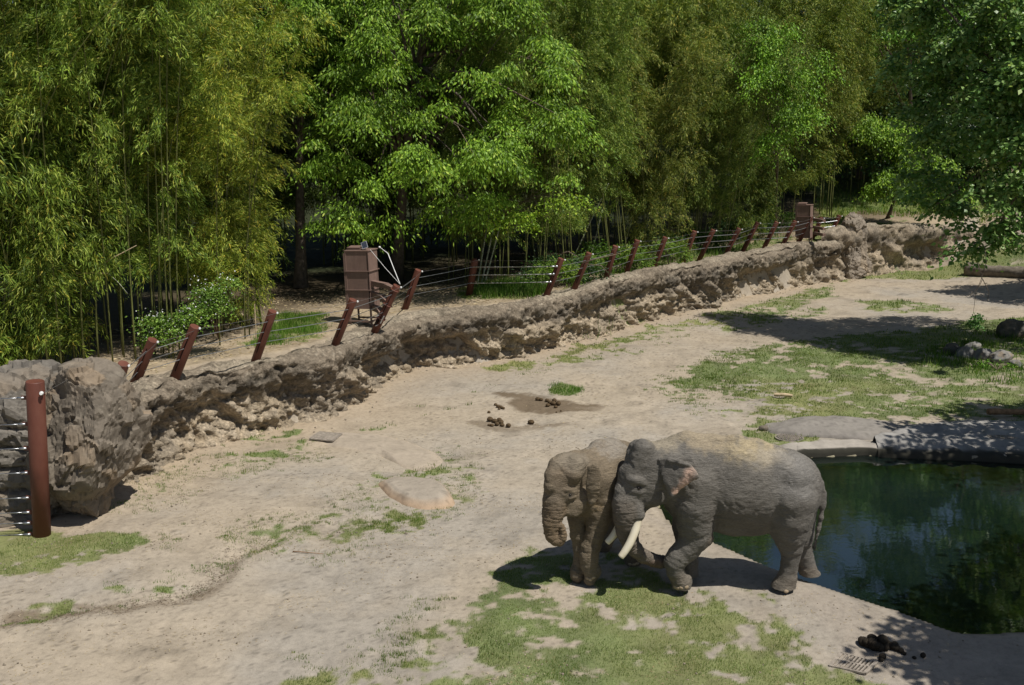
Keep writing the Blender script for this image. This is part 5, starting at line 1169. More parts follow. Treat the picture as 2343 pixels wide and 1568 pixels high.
shrub('sapling', 'tiny dark sapling standing in the turf at right', [(A(2232, 738, 33), (.18, .15, .28))], 16, 30, .10, .06, M_dark, 43, (.8, 1, .8), at_z(2232, 758), rad=.14, cat='sapling')
shrub('weeds', 'leafy green weeds in front of the lone light grey rock', [(at_z(2265, 845) + Vector((0, 0, .1)), (.8, .5, .14)), (at_z(2325, 850) + Vector((0, 0, .1)), (.6, .4, .14))], 40, 40, .10, .04, M_maple, 44, (.8, 1.0, .8), at_z(2280, 850), rad=.2, cat='weeds')
UG = [(1270, 655), (1380, 628), (1480, 602), (1590, 582), (1690, 562), (1780, 548), (1985, 486), (2060, 480), (2140, 478), (2230, 476)]
for k, (u, v) in enumerate(UG):
    p = at_z(u, v - 14, 2.3); r_ = .75 + .1 * (k % 3); g_ = zground(p.x, p.y)
    shrub('undergrowth_bush', ['low green bush behind the ninth slanted post', 'low bush behind the twelfth slanted post', 'low bush behind the thirteenth and fourteenth posts', 'low bush behind the closely spaced posts', 'low bush just left of the far cabinet', 'low dark bush beside the far cabinet', 'low bush right of the four pale straight stems', 'low bush at the back of the grassy knoll', 'low bush behind the left hanging branches of the big dark tree', 'low bush at the back behind the big dark tree'][k],
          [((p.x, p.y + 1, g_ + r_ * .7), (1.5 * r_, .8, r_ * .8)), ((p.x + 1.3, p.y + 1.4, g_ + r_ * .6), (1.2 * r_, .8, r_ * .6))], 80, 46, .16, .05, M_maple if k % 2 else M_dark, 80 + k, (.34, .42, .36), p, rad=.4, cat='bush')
for k, (u, v) in enumerate(((1340, 600), (1440, 580), (1270, 612), (1530, 565))):
    shrub('bamboo_seedling', ['leafy seedling behind the tenth slanted post', 'leafy seedling behind the middle slanted posts', 'leafy seedling right of the horizontal cables', 'leafy seedling low behind the paired slanted posts'][k], [(A(u, v + 12, at_z(u, v + 42, 2.2).y + 1.2), (.9, .5, .5))], 40, 50, .2, .035, M_bamleaf, 50 + k, (.6, .8, .55), at_z(u, v + 36, 2.2), rad=.35, cat='seedling')
# small bits on the terrace by the posts
p = at_z(618, 768, 2.1); ck = MB(); ck.lathe((p.x, p.y, zground(p.x, p.y)), (0, 0, 1), [(0, .34), (.05, .33), (.06, .3)], 24)
ck.obj('valve_cover', M_iron, None, False, label='flat round cover lying on the terrace beside the fourth slanted post', category='cover')
p = gz_(1171 - 10, 668); jb = at_z(1241, 652, 2.2); jz = zground(jb.x, jb.y); q = MB(); q.box((jb.x, jb.y, jz + .12), (.16, .12, .24)); q.box((jb.x, jb.y, jz + .25), (.19, .15, .03)); q.obj('junction_box', M_alu, None, False, label='small grey junction box in the grass at the foot of the ninth post', category='electrical box')
st = at_z(586, 770, 2.1); sk = MB(); sz = zground(st.x, st.y); sk.tube([(st.x, st.y, sz - .1), (st.x, st.y, sz + 1.05)], [.022, .018], 6); sk.obj('stake', M_stick, None, False, label='thin wooden stake standing in the grass behind the fourth slanted post', category='stake')
# ------------------------------------------------------------------ elephants: one continuous skin each, grown from a distance field
class Field:
    def __init__(s, lo, hi, h):
        s.lo = np.array(lo, float); s.h = h
        s.n = np.ceil((np.array(hi) - s.lo) / h).astype(int) + 1
        s.F = np.full(s.n, 9.0, dtype=np.float32)
        s.ax = [s.lo[i] + h * np.arange(s.n[i]) for i in range(3)]
    def region(s, lo, hi):
        a = np.clip(((np.array(lo) - s.lo) / s.h).astype(int), 0, s.n - 1); b = np.clip(((np.array(hi) - s.lo) / s.h).astype(int) + 2, 1, s.n)
        sl = tuple(slice(a[i], b[i]) for i in range(3))
        X, Y, Z = np.meshgrid(*[s.ax[i][sl[i]] for i in range(3)], indexing='ij', sparse=False)
        return sl, X, Y, Z
    def put(s, sl, d, k, op='add'):
        A = s.F[sl]
        if op == 'add':
            hh = np.clip(.5 + .5 * (d - A) / k, 0, 1); s.F[sl] = d * (1 - hh) + A * hh - k * hh * (1 - hh)
        else:
            d = -d; hh = np.clip(.5 - .5 * (d - A) / k, 0, 1); s.F[sl] = d * (1 - hh) + A * hh + k * hh * (1 - hh)
    def cone(s, a, b, ra, rb, k=.06, op='add', flat=None):
        a = np.array(a, float); b = np.array(b, float); m = max(ra, rb) + k + .05
        sl, X, Y, Z = s.region(np.minimum(a, b) - m, np.maximum(a, b) + m)
        d = b - a; L = d @ d + 1e-9; px, py, pz = X - a[0], Y - a[1], Z - a[2]
        t = np.clip((px * d[0] + py * d[1] + pz * d[2]) / L, 0, 1); t = t
        dist = np.sqrt((px - t * d[0]) ** 2 + (py - t * d[1]) ** 2 + (pz - t * d[2]) ** 2) - (ra + (rb - ra) * t)
        s.put(sl, dist, k, op)
    def chain(s, pts, k=.06):
        for (a, ra), (b, rb) in zip(pts[:-1], pts[1:]): s.cone(a, b, ra, rb, k)
    def ell(s, c, r, R=None, k=.08, op='add'):
        c = np.array(c, float); r = np.array(r, float); m = r.max() + k + .05
        sl, X, Y, Z = s.region(c - m, c + m); P = np.stack([X - c[0], Y - c[1], Z - c[2]], -1)
        if R is not None: P = P @ np.array(R)            # columns of R are the ellipsoid's axes
        k0 = np.sqrt(((P / r) ** 2).sum(-1)); k1 = np.sqrt(((P / r ** 2) ** 2).sum(-1)) + 1e-9
        s.put(sl, k0 * (k0 - 1) / k1, k, op)
    def sheet(s, O, U, V, poly, thick, k=.03, curve=0.0, curve2=0.0, wave=0.0):
        """a thin curved sheet: polygon in the (U, V) plane through O"""
        O, U, V = [np.array(q, float) for q in (O, U, V)]; N = np.cross(U, V); N /= np.linalg.norm(N)
        P3 = np.array([O + p[0] * U + p[1] * V for p in poly]); m = thick + k + .14
        sl, X, Y, Z = s.region(P3.min(0) - m, P3.max(0) + m); Q = np.stack([X, Y, Z], -1) - O
        shp = X.shape; u = (Q @ U).ravel(); v = (Q @ V).ravel(); n = (Q @ N).ravel()
        n = n - curve * u * u - curve2 * v * v - wave * np.sin(v * 14 + u * 5)
        pd = poly_sd(np.c_[u, v], poly)
        d = np.where(pd > 0, np.abs(n) - thick * (.5 + .5 * np.clip(pd / .06, 0, 1)), np.sqrt(n * n + pd * pd) - thick * .5)
        s.put(sl, d.reshape(shp).astype(np.float32), k)
    def surface(s):
        F = s.F; n = s.n; ins = F < 0
        cells = np.zeros(n - 1, dtype=np.uint8)
        for dx in (0, 1):
            for dy in (0, 1):
                for dz in (0, 1):
                    cells += ins[dx:n[0] - 1 + dx, dy:n[1] - 1 + dy, dz:n[2] - 1 + dz]
        act = np.argwhere((cells > 0) & (cells < 8)); vid = -np.ones(n - 1, dtype=np.int64); vid[tuple(act.T)] = np.arange(len(act))
        acc = np.zeros((len(act), 3)); cnt = np.zeros(len(act))
        corners = [(x, y, z) for x in (0, 1) for y in (0, 1) for z in (0, 1)]
        for c in corners:
            for ax in range(3):
                if c[ax]: continue
                e = list(c); e[ax] = 1
                f0 = F[tuple((act + c).T)].astype(float); f1 = F[tuple((act + e).T)].astype(float)
                m = (f0 < 0) != (f1 < 0); t = np.where(m, f0 / (f0 - f1 + 1e-12), 0)
                p = act + np.array(c, float); p[:, ax] += t
                acc[m] += p[m]; cnt[m] += 1
        V = s.lo + s.h * acc / cnt[:, None]
        quads = []
        for ax in range(3):
            o1, o2 = [i for i in range(3) if i != ax]
            A = ins; sl0 = [slice(None)] * 3; sl1 = [slice(None)] * 3; sl0[ax] = slice(0, -1); sl1[ax] = slice(1, None)
            a = A[tuple(sl0)]; b = A[tuple(sl1)]; ed = np.argwhere(a != b); flip = a[tuple(ed.T)]
            ok = (ed[:, o1] > 0) & (ed[:, o2] > 0) & (ed[:, o1] < n[o1] - 1) & (ed[:, o2] < n[o2] - 1); ed = ed[ok]; flip = flip[ok]
            q = []
            for s1, s2 in ((-1, -1), (0, -1), (0, 0), (-1, 0)):
                c = ed.copy(); c[:, o1] += s1; c[:, o2] += s2; q.append(vid[tuple(c.T)])
            q = np.stack(q, 1)
            if ax == 1: flip = ~flip
            q[~flip] = q[~flip][:, ::-1]; quads.append(q)
        return V, np.concatenate(quads)
def relax(V, F, it=2, lam=.5):
    for _ in range(it):
        acc = np.zeros_like(V); cnt = np.zeros(len(V))
        for i, j in ((0, 1), (1, 2), (2, 3), (3, 0)):
            for a, b in ((i, j), (j, i)):
                np.add.at(acc, F[:, a], V[F[:, b]]); np.add.at(cnt, F[:, a], 1)
        V = V + lam * (acc / cnt[:, None] - V)
    return V
def vnormals(V, F):
    n = np.cross(V[F[:, 2]] - V[F[:, 0]], V[F[:, 3]] - V[F[:, 1]]); N = np.zeros_like(V)
    for i in range(4): np.add.at(N, F[:, i], n)
    return N / (np.linalg.norm(N, axis=1)[:, None] + 1e-12)

# picture coordinates of the enlarged crop -> point of the place at a given distance
def E(x, y, Y): return np.array(at_y(1179.5 + .3356 * x, 955.7 + .3356 * y, Y))
def er(r, Y): return r * .3356 * (Y * CP + 6.3 * SP) / FOC

M_skin = Mat('elephant_skin', .78, .28)
_c = M_skin.attr('hide', 'Color')
_o = M_skin.coords()
_w1 = M_skin.voro(26, 'DISTANCE_TO_EDGE', stretch=(1, 1, .6)); _w2 = M_skin.noise(38, 5, .7, stretch=(1, 1, 2.2), dist=.6); _big = M_skin.noise(5, 4, .6)
_dust = M_skin.noise(60, 3, .7)
_wr = M_skin.noise(15, 4, .65, stretch=(.6, .6, 2.8), dist=1.2)
_c = M_skin.mix(.55, _c, M_skin.ramp(_w2, [(.3, .55), (.55, 1.0), (.8, 1.35)]), 'MULTIPLY'); _c = M_skin.mix(.5, _c, M_skin.ramp(_wr, [(.32, .5), (.5, 1.0), (.7, 1.25)]), 'MULTIPLY')
M_skin.color(_c)
M_skin.normal(M_skin.bump(_w2, .28, .014, M_skin.bump(M_skin.ramp(_w1, [(0, 0), (.16, 1)]), .22, .008, M_skin.bump(_wr, .7, .045))))
M_ivory = Mat('ivory', .35, .5); _t = M_ivory.noise(4, 5, .6, stretch=(1, 1, .3))
M_ivory.color(M_ivory.mix(M_ivory.attr('stain'), M_ivory.ramp(_t, [(.3, (.62, .54, .38)), (.7, (.78, .72, .58))]), (.26, .19, .11)))
M_eye = simple_mat('eye_wet', (.012, .008, .006), .08, .6, .1, 30, 0, 0)
M_nail = simple_mat('toenail_horn', (.34, .26, .17), .55, .4, .3, 20, 0, .2)
M_tuft = simple_mat('tail_hair', (.03, .027, .024), .7, .3, .3, 20, 0, 0)

def finish_skin(V, F, base, marks, wr=1.0, trunk=None):
    """wrinkles and the colours of the hide"""
    V = relax(V, F, 2, .5); N = vnormals(V, F)
    n1 = fbm(V * 1.6, 4, 61); n2 = fbm(V * 6, 4, 62); fold = ridged(V * np.array([6, 6, 10]) + 1.2 * fbm(V * 3, 2, 64)[:, None], 3, 63)
    cre = ridged(V * np.array([2.6, 2.6, 7.5]) + 1.5 * fbm(V * 1.8, 3, 67)[:, None], 2, 68)
    d = .011 * wr * fold + .008 * n2 + .014 * n1 - .007 * wr * sstep(.5, .95, cre)
    c = np.array(base)[None] * (1 + .30 * n1 + .16 * n2)[:, None]
    if trunk is not None:                                  # rings across the trunk
        P = np.array([p for p, r in trunk]); seg = np.linalg.norm(np.diff(P, axis=0), axis=1); cum = np.r_[0, np.cumsum(seg)]
        best = np.full(len(V), 9.0); arc = np.zeros(len(V))
        for i in range(len(P) - 1):
            dd = P[i + 1] - P[i]; t = np.clip((V - P[i]) @ dd / (dd @ dd), 0, 1); q = V - P[i] - t[:, None] * dd
            di = np.linalg.norm(q, axis=1) - (trunk[i][1] * (1 - t) + trunk[i + 1][1] * t)
            m = di < best; best = np.where(m, di, best); arc = np.where(m, cum[i] + t * seg[i], arc)
        w = sstep(.08, .0, best) * sstep(.0, .25, arc)
        ring = np.sin((arc + .012 * n2) * 2 * math.pi / .052)
        d = d + w * .007 * ring; c = c * (1 - .16 * w * np.clip(-ring, 0, 1))[:, None]
        c = c + (np.array(base) * np.array([1.18, 1.0, .84]) - c) * (.5 * w)[:, None]
    up = np.clip(N[:, 2], 0, 1)
    for ctr, rad, colr, k, nsc, needup in marks:
        dist = np.linalg.norm((V - ctr) / np.array(rad), axis=1)
        m = sstep(1.25, .55, dist + .5 * fbm(V * nsc, 4, 70)) * k
        if needup: m = m * sstep(.25, .8, up)
        c = c + (np.array(colr) - c) * np.clip(m, 0, 1)[:, None]
    V = V + N * d[:, None]
    return V, c
def add_parts_nails(parent, spots, r, V, N):
    """each spot: picture point; the nail is set into the skin that is seen there"""
    for x, y in spots:
        d = np.array(ray(1179.5 + .3356 * x, 955.7 + .3356 * y)); d /= np.linalg.norm(d); w = V - np.array([0, 0, CAM_H]); t = w @ d
        dist = np.linalg.norm(w - t[:, None] * d, axis=1); ok = np.where(dist < .03)[0]
        if not len(ok): continue
        i = ok[np.argmin(t[ok])]; n = Vector(N[i]); n.z = max(-.1, min(n.z, .4)); n.normalize(); q = n.to_track_quat('Y', 'Z').to_matrix()
        IV, Fc = ico(2); IV = IV * np.array([r, r * .42, r * .85]); p = Vector(V[i]) - n * r * .22
        mb = MB(); mb.add([q @ Vector(v) + p for v in IV], [tuple(f) for f in Fc]); mb.obj('toenail', M_nail, parent, True)
def eye(parent, p, n, r):
    V, Fc = ico(3); mb = MB(); mb.add([Vector(v) * r + Vector(p) for v in V], [tuple(f) for f in Fc]); mb.obj('eye', M_eye, parent, True)
def tusk(parent, pts, rads, label=None):
    mb = MB(); P = [Vector(p) for p in pts]; Q = []; Rr = []
    for i in range(len(P) - 1):                            # smooth the curve
        for k in range(5):
            t = k / 5; p0 = P[max(i - 1, 0)]; p1 = P[i]; p2 = P[i + 1]; p3 = P[min(i + 2, len(P) - 1)]
            Q.append(.5 * ((2 * p1) + (p2 - p0) * t + (2 * p0 - 5 * p1 + 4 * p2 - p3) * t * t + (3 * p1 - p0 - 3 * p2 + p3) * t ** 3)); Rr.append(rads[i] * (1 - t) + rads[i + 1] * t)
    Q.append(P[-1]); Rr.append(rads[-1]); end = (Q[-1] - Q[-2]).normalized(); Q.append(Q[-1] + end * .012); Rr.append(rads[-1] * .82)
    mb.tube(Q, Rr, 18); o = mb.obj('tusk', M_ivory.m, parent, True); n = len(o.data.vertices)
    a = o.data.attributes.new('stain', 'FLOAT', 'POINT'); L = len(Q)
    vals = [max(0, .75 - (i // 18) / L * 2.6) for i in range(n)]; a.data.foreach_set('value', vals); return o

def male():
    Yc = 16.95
    f = Field(E(620, 1240, 15.9) - .15, [at_y(1900, 960, 18.2).x + .05, 17.95, 3.15], .0185)
    def C(x, y, dy, r): return (E(x, y, Yc + dy), er(r, Yc + dy))
    def ch(pts, k=.06): f.chain([C(*p) for p in pts], k)
    def el(x, y, dy, rx, rz, ry, k=.10, rot=0):
        R = Matrix.Rotation(rot, 3, 'Y'); f.ell(E(x, y, Yc + dy), (er(rx, Yc + dy), ry, er(rz, Yc + dy)), R, k)
    # trunk of the body
    el(1260, 420, 0, 245, 298, .52, .10); el(1480, 455, -.02, 300, 318, .58, .10); el(1640, 480, 0, 255, 296, .56, .10)
    el(1860, 520, .02, 215, 285, .50, .12, .25); el(1160, 330, 0, 150, 225, .36, .12)
    ch([(1090, 172, 0, 58), (1160, 158, 0, 52), (1330, 164, 0, 42), (1500, 170, 0, 46), (1640, 205, .02, 52), (1780, 262, .03, 60), (1930, 350, .05, 60), (2030, 455, .06, 52), (2062, 560, .06, 46)], .10)
    f.cone(*[E(1800, 320, Yc - .26), E(1900, 420, Yc - .33)], er(52, Yc), er(80, Yc), .2)      # near hip
    f.cone(*[E(1860, 270, Yc + .26), E(1950, 420, Yc + .3)], er(50, Yc), er(80, Yc), .2)
    # belly line
    ch([(1330, 680, -.02, 92), (1480, 700, 0, 96), (1620, 704, 0, 90), (1730, 680, 0, 96)], .12)
    # chest
    ch([(1150, 480, 0, 150), (1120, 560, -.02, 105), (1180, 640, -.02, 110)], .12)
    # neck
    ch([(1120, 330, 0, 190), (1000, 330, -.08, 165), (930, 340, -.14, 140)], .12)
    ch([(1120, 470, -.02, 140), (1010, 470, -.10, 105)], .10)
    # head
    el(878, 300, -.16, 118, 150, .34, .09); el(905, 430, -.20, 112, 140, .33, .09); el(820, 420, -.22, 92, 150, .26, .09)
    ch([(872, 215, -.30, 70), (838, 300, -.33, 52)], .08)                         # near forehead dome
    ch([(828, 215, .02, 62), (790, 300, .0, 48)], .08)
    ch([(752, 370, -.20, 48), (748, 480, -.24, 58)], .09)
    el(935, 520, -.22, 82, 84, .26, .07); ch([(880, 560, -.26, 42), (985, 545, -.20, 45)], .06)       # cheek
    ch([(800, 380, -.30, 62), (815, 470, -.34, 62), (860, 540, -.32, 60)], .10)
    ch([(775, 418, -.44, 16), (815, 428, -.50, 22), (865, 436, -.50, 20), (905, 470, -.46, 16)], .05)     # brow
    ch([(800, 502, -.485, 9), (845, 512, -.51, 10), (885, 498, -.49, 8)], .035)                   # lower lid
    f.cone(E(838, 478, Yc - .56), E(846, 478, Yc - .56), er(19, Yc), er(19, Yc), .03, 'sub')
    # trunk
    trunk = [C(752, 520, -.28, 78), C(752, 590, -.31, 88), C(758, 650, -.33, 90), C(756, 710, -.33, 80), C(752, 770, -.31, 64), C(768, 835, -.27, 53), C(815, 898, -.22, 47),
             C(870, 944, -.16, 43), C(930, 970, -.10, 40), C(985, 982, -.05, 38), C(1040, 980, .0, 36)]
    f.chain(trunk, .07)
    ch([(795, 560, -.38, 60), (822, 620, -.42, 44), (838, 662, -.46, 40)], .06)    # tusk sheath near
    ch([(735, 560, -.14, 50), (715, 640, -.10, 38), (700, 700, -.10, 30)], .06)
    ch([(900, 580, -.2, 36), (850, 640, -.22, 28), (830, 690, -.24, 18)], .05)      # lower lip
    # near front leg
    ch([(1250, 430, -.28, 130), (1225, 600, -.26, 140), (1222, 720, -.25, 124), (1230, 800, -.26, 102), (1175, 880, -.27, 86), (1110, 945, -.29, 72), (1080, 990, -.30, 66), (1087, 1050, -.30, 56), (1112, 1098, -.29, 54), (1128, 1136, -.28, 62)], .06)
    ch([(1250, 770, -.24, 80), (1300, 822, -.23, 48)], .06); ch([(1128, 1126, -.28, 62), (1100, 1176, -.30, 42)], .05); ch([(1165, 1105, -.26, 36), (1150, 1150, -.27, 40)], .05)
    # far front leg
    ch([(1190, 620, .22, 120), (1160, 740, .24, 88), (1168, 860, .24, 70), (1188, 980, .24, 52), (1192, 1070, .24, 52), (1198, 1125, .23, 58)], .07)
    f.cone(E(1196, 1120, Yc + .2), E(1196, 1150, Yc + .2), er(60, Yc), er(60, Yc), .04)
    # near hind leg
    ch([(1880, 560, -.26, 165), (1872, 680, -.27, 138), (1874, 780, -.26, 108), (1882, 880, -.25, 74), (1872, 960, -.25, 57), (1864, 1020, -.25, 53), (1850, 1095, -.25, 60), (1838, 1140, -.25, 70)], .07)
    ch([(1775, 750, -.24, 52), (1838, 860, -.24, 56)], .08)
    f.cone(E(1822, 1160, Yc - .25), E(1812, 1188, Yc - .26), er(80, Yc), er(80, Yc), .04)
    # far hind leg
    ch([(1900, 640, .24, 150), (1910, 780, .26, 120), (1945, 900, .26, 72), (1972, 970, .26, 57), (1990, 1040, .26, 56), (2008, 1090, .26, 62)], .08)
    ch([(1975, 1120, .26, 42), (2040, 1080, .26, 40)], .05)
    # ear: folded back rim on top, hanging lobe below
    O = E(985, 300, Yc - .50); A1 = E(1200, 340, Yc - .82) - O; A2 = E(1045, 545, Yc - .76) - O
    U = A1 / np.linalg.norm(A1); Vv = A2 - U * (A2 @ U); Vv /= np.linalg.norm(Vv); sc = er(1, Yc)
    def uv(x, y):
        # solve the picture point on the ear's plane
        Nn = np.cross(U, Vv); d = np.array(ray(1179.5 + .3356 * x, 955.7 + .3356 * y)); o = np.array([0, 0, CAM_H])
        t = ((O - o) @ Nn) / (d @ Nn); q = o + d * t - O; return (q @ U, q @ Vv)
    earpoly = [uv(x, y) for x, y in ((975, 290), (1060, 292), (1180, 325), (1215, 362), (1237, 405), (1190, 430), (1135, 470), (1100, 498), (1056, 545), (1030, 500), (1012, 440), (1000, 400), (980, 350))]
    f.sheet(O, U, Vv, earpoly, .034, .02, .10, .15, .014)
    ch([(985, 290, -.46, 15), (1050, 292, -.58, 18), (1110, 303, -.69, 16), (1182, 326, -.78, 9)], .03)
    # tail
    ch([(2050, 470, .04, 40), (2088, 525, .02, 26), (2094, 600, -.02, 17), (2080, 680, -.05, 13), (2064, 760, -.07, 10), (2046, 830, -.08, 8)], .05)
    V, F = f.surface()
    straw = (.46, .37, .22)
    ys = Yc
    marks = [(E(1560, 235, ys), (.62, .5, .32), straw, .7, 11, True), (E(1300, 115, ys), (.55, .5, .3), (.36, .29, .19), .7, 12, True), (E(1000, 160, ys), (.4, .4, .25), (.33, .28, .20), .7, 12, True),
             (E(1700, 300, ys - .2), (.5, .4, .25), (.33, .29, .23), .7, 9, True), (E(1900, 400, ys - .3), (.5, .5, .4), (.20, .19, .175), .6, 3, False),
             (E(930, 985, ys - .1), (.28, .3, .12), (.19, .13, .10), .7, 6, False), (E(750, 640, ys - .3), (.26, .4, .45), (.135, .115, .092), .5, 4, False),
             (E(1290, 820, ys - .3), (.14, .2, .14), (.19, .145, .10), .7, 8, False), (E(1100, 1130, ys - .3), (.3, .3, .3), (.18, .145, .105), .55, 6, False), (E(1830, 1120, ys - .2), (.3, .5, .32), (.17, .14, .105), .6, 5, False), (E(2000, 1080, ys + .2), (.3, .3, .25), (.17, .14, .105), .6, 5, False),
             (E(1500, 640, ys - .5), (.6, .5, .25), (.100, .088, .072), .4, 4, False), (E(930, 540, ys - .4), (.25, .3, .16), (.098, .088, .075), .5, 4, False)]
    V, c = finish_skin(V, F, (.146, .134, .116), marks, 1.0, trunk)
    # pink speckled margin of the ear
    for x, y, r in ((1195, 385, .15), (1160, 430, .12), (1222, 402, .10), (1090, 500, .08), (1130, 465, .08)):
        q = E(x, y, Yc - .76); m = sstep(r * 1.2, r * .5, np.linalg.norm(V - q, axis=1)) * np.clip(.9 + 1.2 * fbm(V * 22, 3, 90), 0, 1); c = c + (np.array([.60, .40, .30]) - c) * m[:, None]
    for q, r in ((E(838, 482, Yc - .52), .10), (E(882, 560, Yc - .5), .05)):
        m = sstep(r, r * .3, np.linalg.norm(V - q, axis=1)) * .6; c = c + (np.array([.045, .04, .036]) - c) * m[:, None]  # shade of the eye socket put into the hide colour, also a cheek spot
    base = Vector((float(E(1500, 800, Yc)[0]), Yc, 0))
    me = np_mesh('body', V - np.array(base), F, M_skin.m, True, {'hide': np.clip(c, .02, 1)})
    t = thing('elephant', 'large grey bull elephant with pale tusks and pink edged ear walking beside the pond', 'elephant', base, group='elephants walking side by side')
    link('body', me, t)
    tusk(t, [E(840, 640, Yc - .42), E(832, 700, Yc - .47), E(810, 780, Yc - .53), E(777, 856, Yc - .58), E(746, 908, Yc - .61), E(717, 948, Yc - .63)], [er(r, Yc) for r in (26, 29, 28, 27, 25, 22)])
    tusk(t, [E(735, 650, Yc - .10), E(712, 720, Yc - .14), E(672, 795, Yc - .18), E(624, 850, Yc - .20)], [er(r, Yc) for r in (22, 26, 25, 21)])
    eye(t, E(838, 482, Yc - .515), (0, -1, 0), er(13, Yc))
    tf = MB(); rs = random.Random(4)
    for k in range(26):
        a = Vector(E(2048 + rs.uniform(-4, 4), 820 + rs.uniform(-10, 30), Yc - .08)); b = Vector(E(2030 + rs.uniform(-14, 14), 905 + rs.uniform(-30, 14), Yc - .08 + rs.uniform(-.03, .03)))
        tf.tube([a, (a + b) / 2 + Vector((rs.uniform(-.01, .01),) * 3), b], [.006, .005, .002], 4)
    tf.obj('tail_tuft', M_tuft, t)
    add_parts_nails(t, [(1078, 1166), (1102, 1176), (1130, 1172), (1742, 1180), (1768, 1192), (1800, 1196), (1842, 1196), (1176, 1162), (1205, 1166), (1232, 1158), (1948, 1142)], er(17, Yc), V, vnormals(V, F))
    return t

def female():
    f = Field([at_y(1225, 1300, 16.3).x - .1, 16.1, -.06], [3.0, 19.9, 2.75], .0185)
    def C(x, y, Y, r): return (E(x, y, Y), er(r, Y))
    def ch(pts, k=.06): f.chain([C(*p) for p in pts], k)
    # body runs away from the camera to the right
    hd = Vector((.62, .78, 0)).normalized(); R = Matrix(((hd.x, -hd.y, 0), (hd.y, hd.x, 0), (0, 0, 1)))
    def el(x, y, Y, ra, rb, rz, k=.10, rot=R): f.ell(E(x, y, Y), (ra, rb, rz), rot, k)
    el(640, 420, 17.55, .60, .48, .72); el(790, 395, 18.1, .70, .52, .60); el(890, 380, 18.6, .48, .46, .50)
    ch([(500, 300, 17.2, 60), (570, 225, 17.45, 65), (640, 205, 17.75, 58), (720, 225, 18.1, 58), (810, 255, 18.5, 60)], .10)
    ch([(420, 360, 17.05, 135), (520, 400, 17.2, 170), (600, 440, 17.45, 180)], .12)
    ch([(470, 560, 17.0, 90), (520, 610, 17.15, 85), (610, 600, 17.4, 100)], .10)
    # head, seen three quarters from its left
    hh = Vector((-.62, -.78, 0)).normalized(); RH = Matrix(((hh.x, -hh.y, 0), (hh.y, hh.x, 0), (0, 0, 1)))
    f.ell(E(350, 370, 16.85), (.33, .33, .34), RH, .08); f.ell(E(340, 470, 16.85), (.34, .31, .34), RH, .08)
    f.ell(E(385, 560, 16.88), (.27, .27, .22), RH, .08)
    ch([(408, 328, 16.72, 70), (392, 385, 16.62, 60)], .06); ch([(282, 330, 16.72, 60), (262, 390, 16.66, 52)], .08)
    ch([(250, 400, 16.60, 52), (243, 470, 16.56, 50)], .08)
    ch([(212, 462, 16.66, 17), (206, 490, 16.64, 14)], .06)                 # far brow bulge
    ch([(300, 420, 16.70, 62), (318, 500, 16.68, 62), (350, 590, 16.70, 55)], .10)
    ch([(318, 492, 16.56, 17), (355, 492, 16.54, 17), (400, 506, 16.56, 15)], .05)
    ch([(335, 544, 16.53, 8), (370, 550, 16.52, 10), (408, 540, 16.55, 8)], .035)
    f.cone(E(368, 524, 16.46), E(376, 524, 16.46), er(15, 16.5), er(15, 16.5), .03, 'sub')
    ch([(420, 590, 16.72, 62), (460, 540, 16.78, 70)], .08); ch([(345, 640, 16.62, 32), (400, 640, 16.66, 36), (450, 620, 16.74, 34)], .05)
    trunk = [C(262, 520, 16.64, 72), C(262, 580, 16.62, 78), C(258, 640, 16.60, 74), C(250, 700, 16.58, 66), C(244, 755, 16.56, 57), C(250, 800, 16.54, 48), C(272, 834, 16.52, 40), C(302, 840, 16.50, 32), C(322, 808, 16.48, 25), C(324, 768, 16.47, 20), C(314, 738, 16.47, 16)]
    f.chain(trunk, .035)
    # ear flat against the neck
    O = E(490, 330, 16.54); A1 = E(575, 360, 16.49) - O; A2 = E(515, 610, 16.50) - O
    U = A1 / np.linalg.norm(A1); Vv = A2 - U * (A2 @ U); Vv /= np.linalg.norm(Vv)
    def uv(x, y):
        Nn = np.cross(U, Vv); d = np.array(ray(1179.5 + .3356 * x, 955.7 + .3356 * y)); o = np.array([0, 0, CAM_H])
        t = ((O - o) @ Nn) / (d @ Nn); q = o + d * t - O; return (q @ U, q @ Vv)
    f.sheet(O, U, Vv, [uv(x, y) for x, y in ((492, 335), (525, 320), (555, 332), (574, 365), (574, 420), (566, 480), (555, 530), (535, 575), (515, 610), (500, 590), (492, 540), (484, 480), (490, 400))], .034, .02, .1, .12, .008)
    # legs
    ch([(590, 540, 17.1, 120), (575, 650, 17.05, 92), (560, 720, 17.02, 76), (540, 800, 16.98, 62), (512, 890, 16.95, 62), (500, 950, 16.93, 60), (500, 1000, 16.93, 52), (515, 1040, 16.95, 56)], .06)
    ch([(520, 1050, 16.95, 60), (506, 1102, 16.92, 40)], .05); ch([(548, 1035, 17.0, 36), (535, 1065, 17.0, 36)], .05)
    ch([(440, 560, 17.15, 85), (415, 690, 17.15, 60), (425, 790, 17.15, 54), (438, 890, 17.15, 44), (436, 970, 17.15, 42), (425, 1030, 17.12, 48)], .05)
    f.cone(E(420, 1050, 17.1), E(418, 1074, 17.1), er(50, 17.1), er(50, 17.1), .04)
    ch([(820, 540, 18.0, 88), (795, 680, 18.0, 58), (790, 780, 17.95, 48), (796, 880, 17.92, 46), (800, 950, 17.9, 52)], .06)
    f.cone(E(802, 965, 17.9), E(800, 985, 17.9), er(58, 17.9), er(58, 17.9), .04)
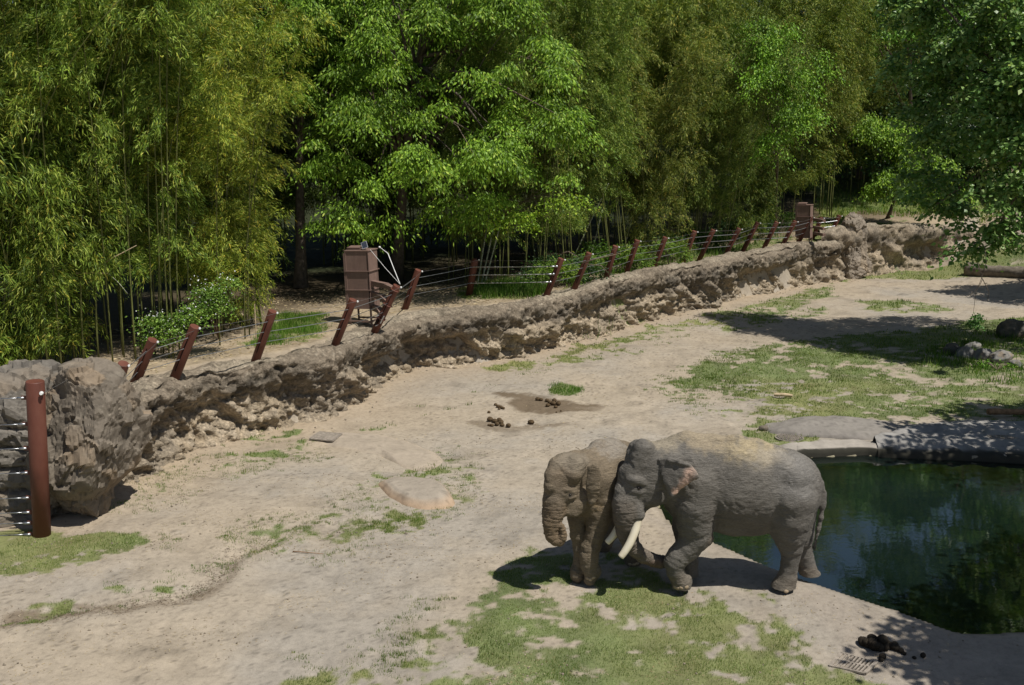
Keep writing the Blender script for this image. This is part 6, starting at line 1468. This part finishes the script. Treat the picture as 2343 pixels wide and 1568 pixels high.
    ch([(760, 520, 18.75, 100), (690, 680, 18.7, 72), (650, 780, 18.65, 52), (625, 850, 18.6, 42)], .06)
    f.cone(E(608, 870, 18.55), E(602, 885, 18.5), er(42, 18.5), er(42, 18.5), .04)
    V, F = f.surface()
    straw = (.40, .33, .22)
    marks = [(E(610, 200, 17.6), (.5, .5, .25), (.27, .24, .20), .8, 14, True), (E(380, 300, 16.7), (.35, .35, .22), (.24, .205, .155), .6, 7, False), (E(330, 400, 16.6), (.3, .3, .22), (.17, .13, .09), .6, 5, False),
             (E(510, 1060, 16.9), (.3, .3, .3), (.17, .14, .10), .6, 6, False), (E(420, 820, 17.1), (.2, .2, .4), (.16, .13, .09), .6, 6, False), (E(260, 560, 16.6), (.25, .3, .4), (.15, .12, .088), .55, 5, False)]
    V, c = finish_skin(V, F, (.172, .136, .092), marks, 1.1, trunk)
    for x, y, r in ((540, 520, .10), (560, 600, .14), (545, 470, .07)):
        q = E(x, y, 16.9); m = sstep(r * 1.3, r * .5, np.linalg.norm(V - q, axis=1)) * np.clip(.3 + 2 * fbm(V * 26, 3, 90), 0, .8); c = c + (np.array([.40, .29, .17]) - c) * m[:, None]
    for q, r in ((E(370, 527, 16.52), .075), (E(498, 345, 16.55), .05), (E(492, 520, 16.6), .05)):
        m = sstep(r, r * .3, np.linalg.norm(V - q, axis=1)) * .6; c = c + (np.array([.045, .04, .036]) - c) * m[:, None]  # shade round the eye and in the ear crevice painted into the hide
    base = Vector((float(E(560, 900, 17.4)[0]), 17.4, 0))
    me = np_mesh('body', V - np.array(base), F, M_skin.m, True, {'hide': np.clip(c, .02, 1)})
    t = thing('elephant', 'smaller brownish tuskless elephant with curled trunk half hidden behind the tusked bull', 'elephant', base, group='elephants walking side by side')
    link('body', me, t)
    eye(t, E(370, 527, 16.515), (0, -1, 0), er(10, 16.5))
    add_parts_nails(t, [(478, 1100), (506, 1112), (536, 1104), (388, 1088), (410, 1096), (770, 1004), (800, 1012), (828, 1008)], er(15, 17), V, vnormals(V, F))
    return t
bull = male(); cow = female()
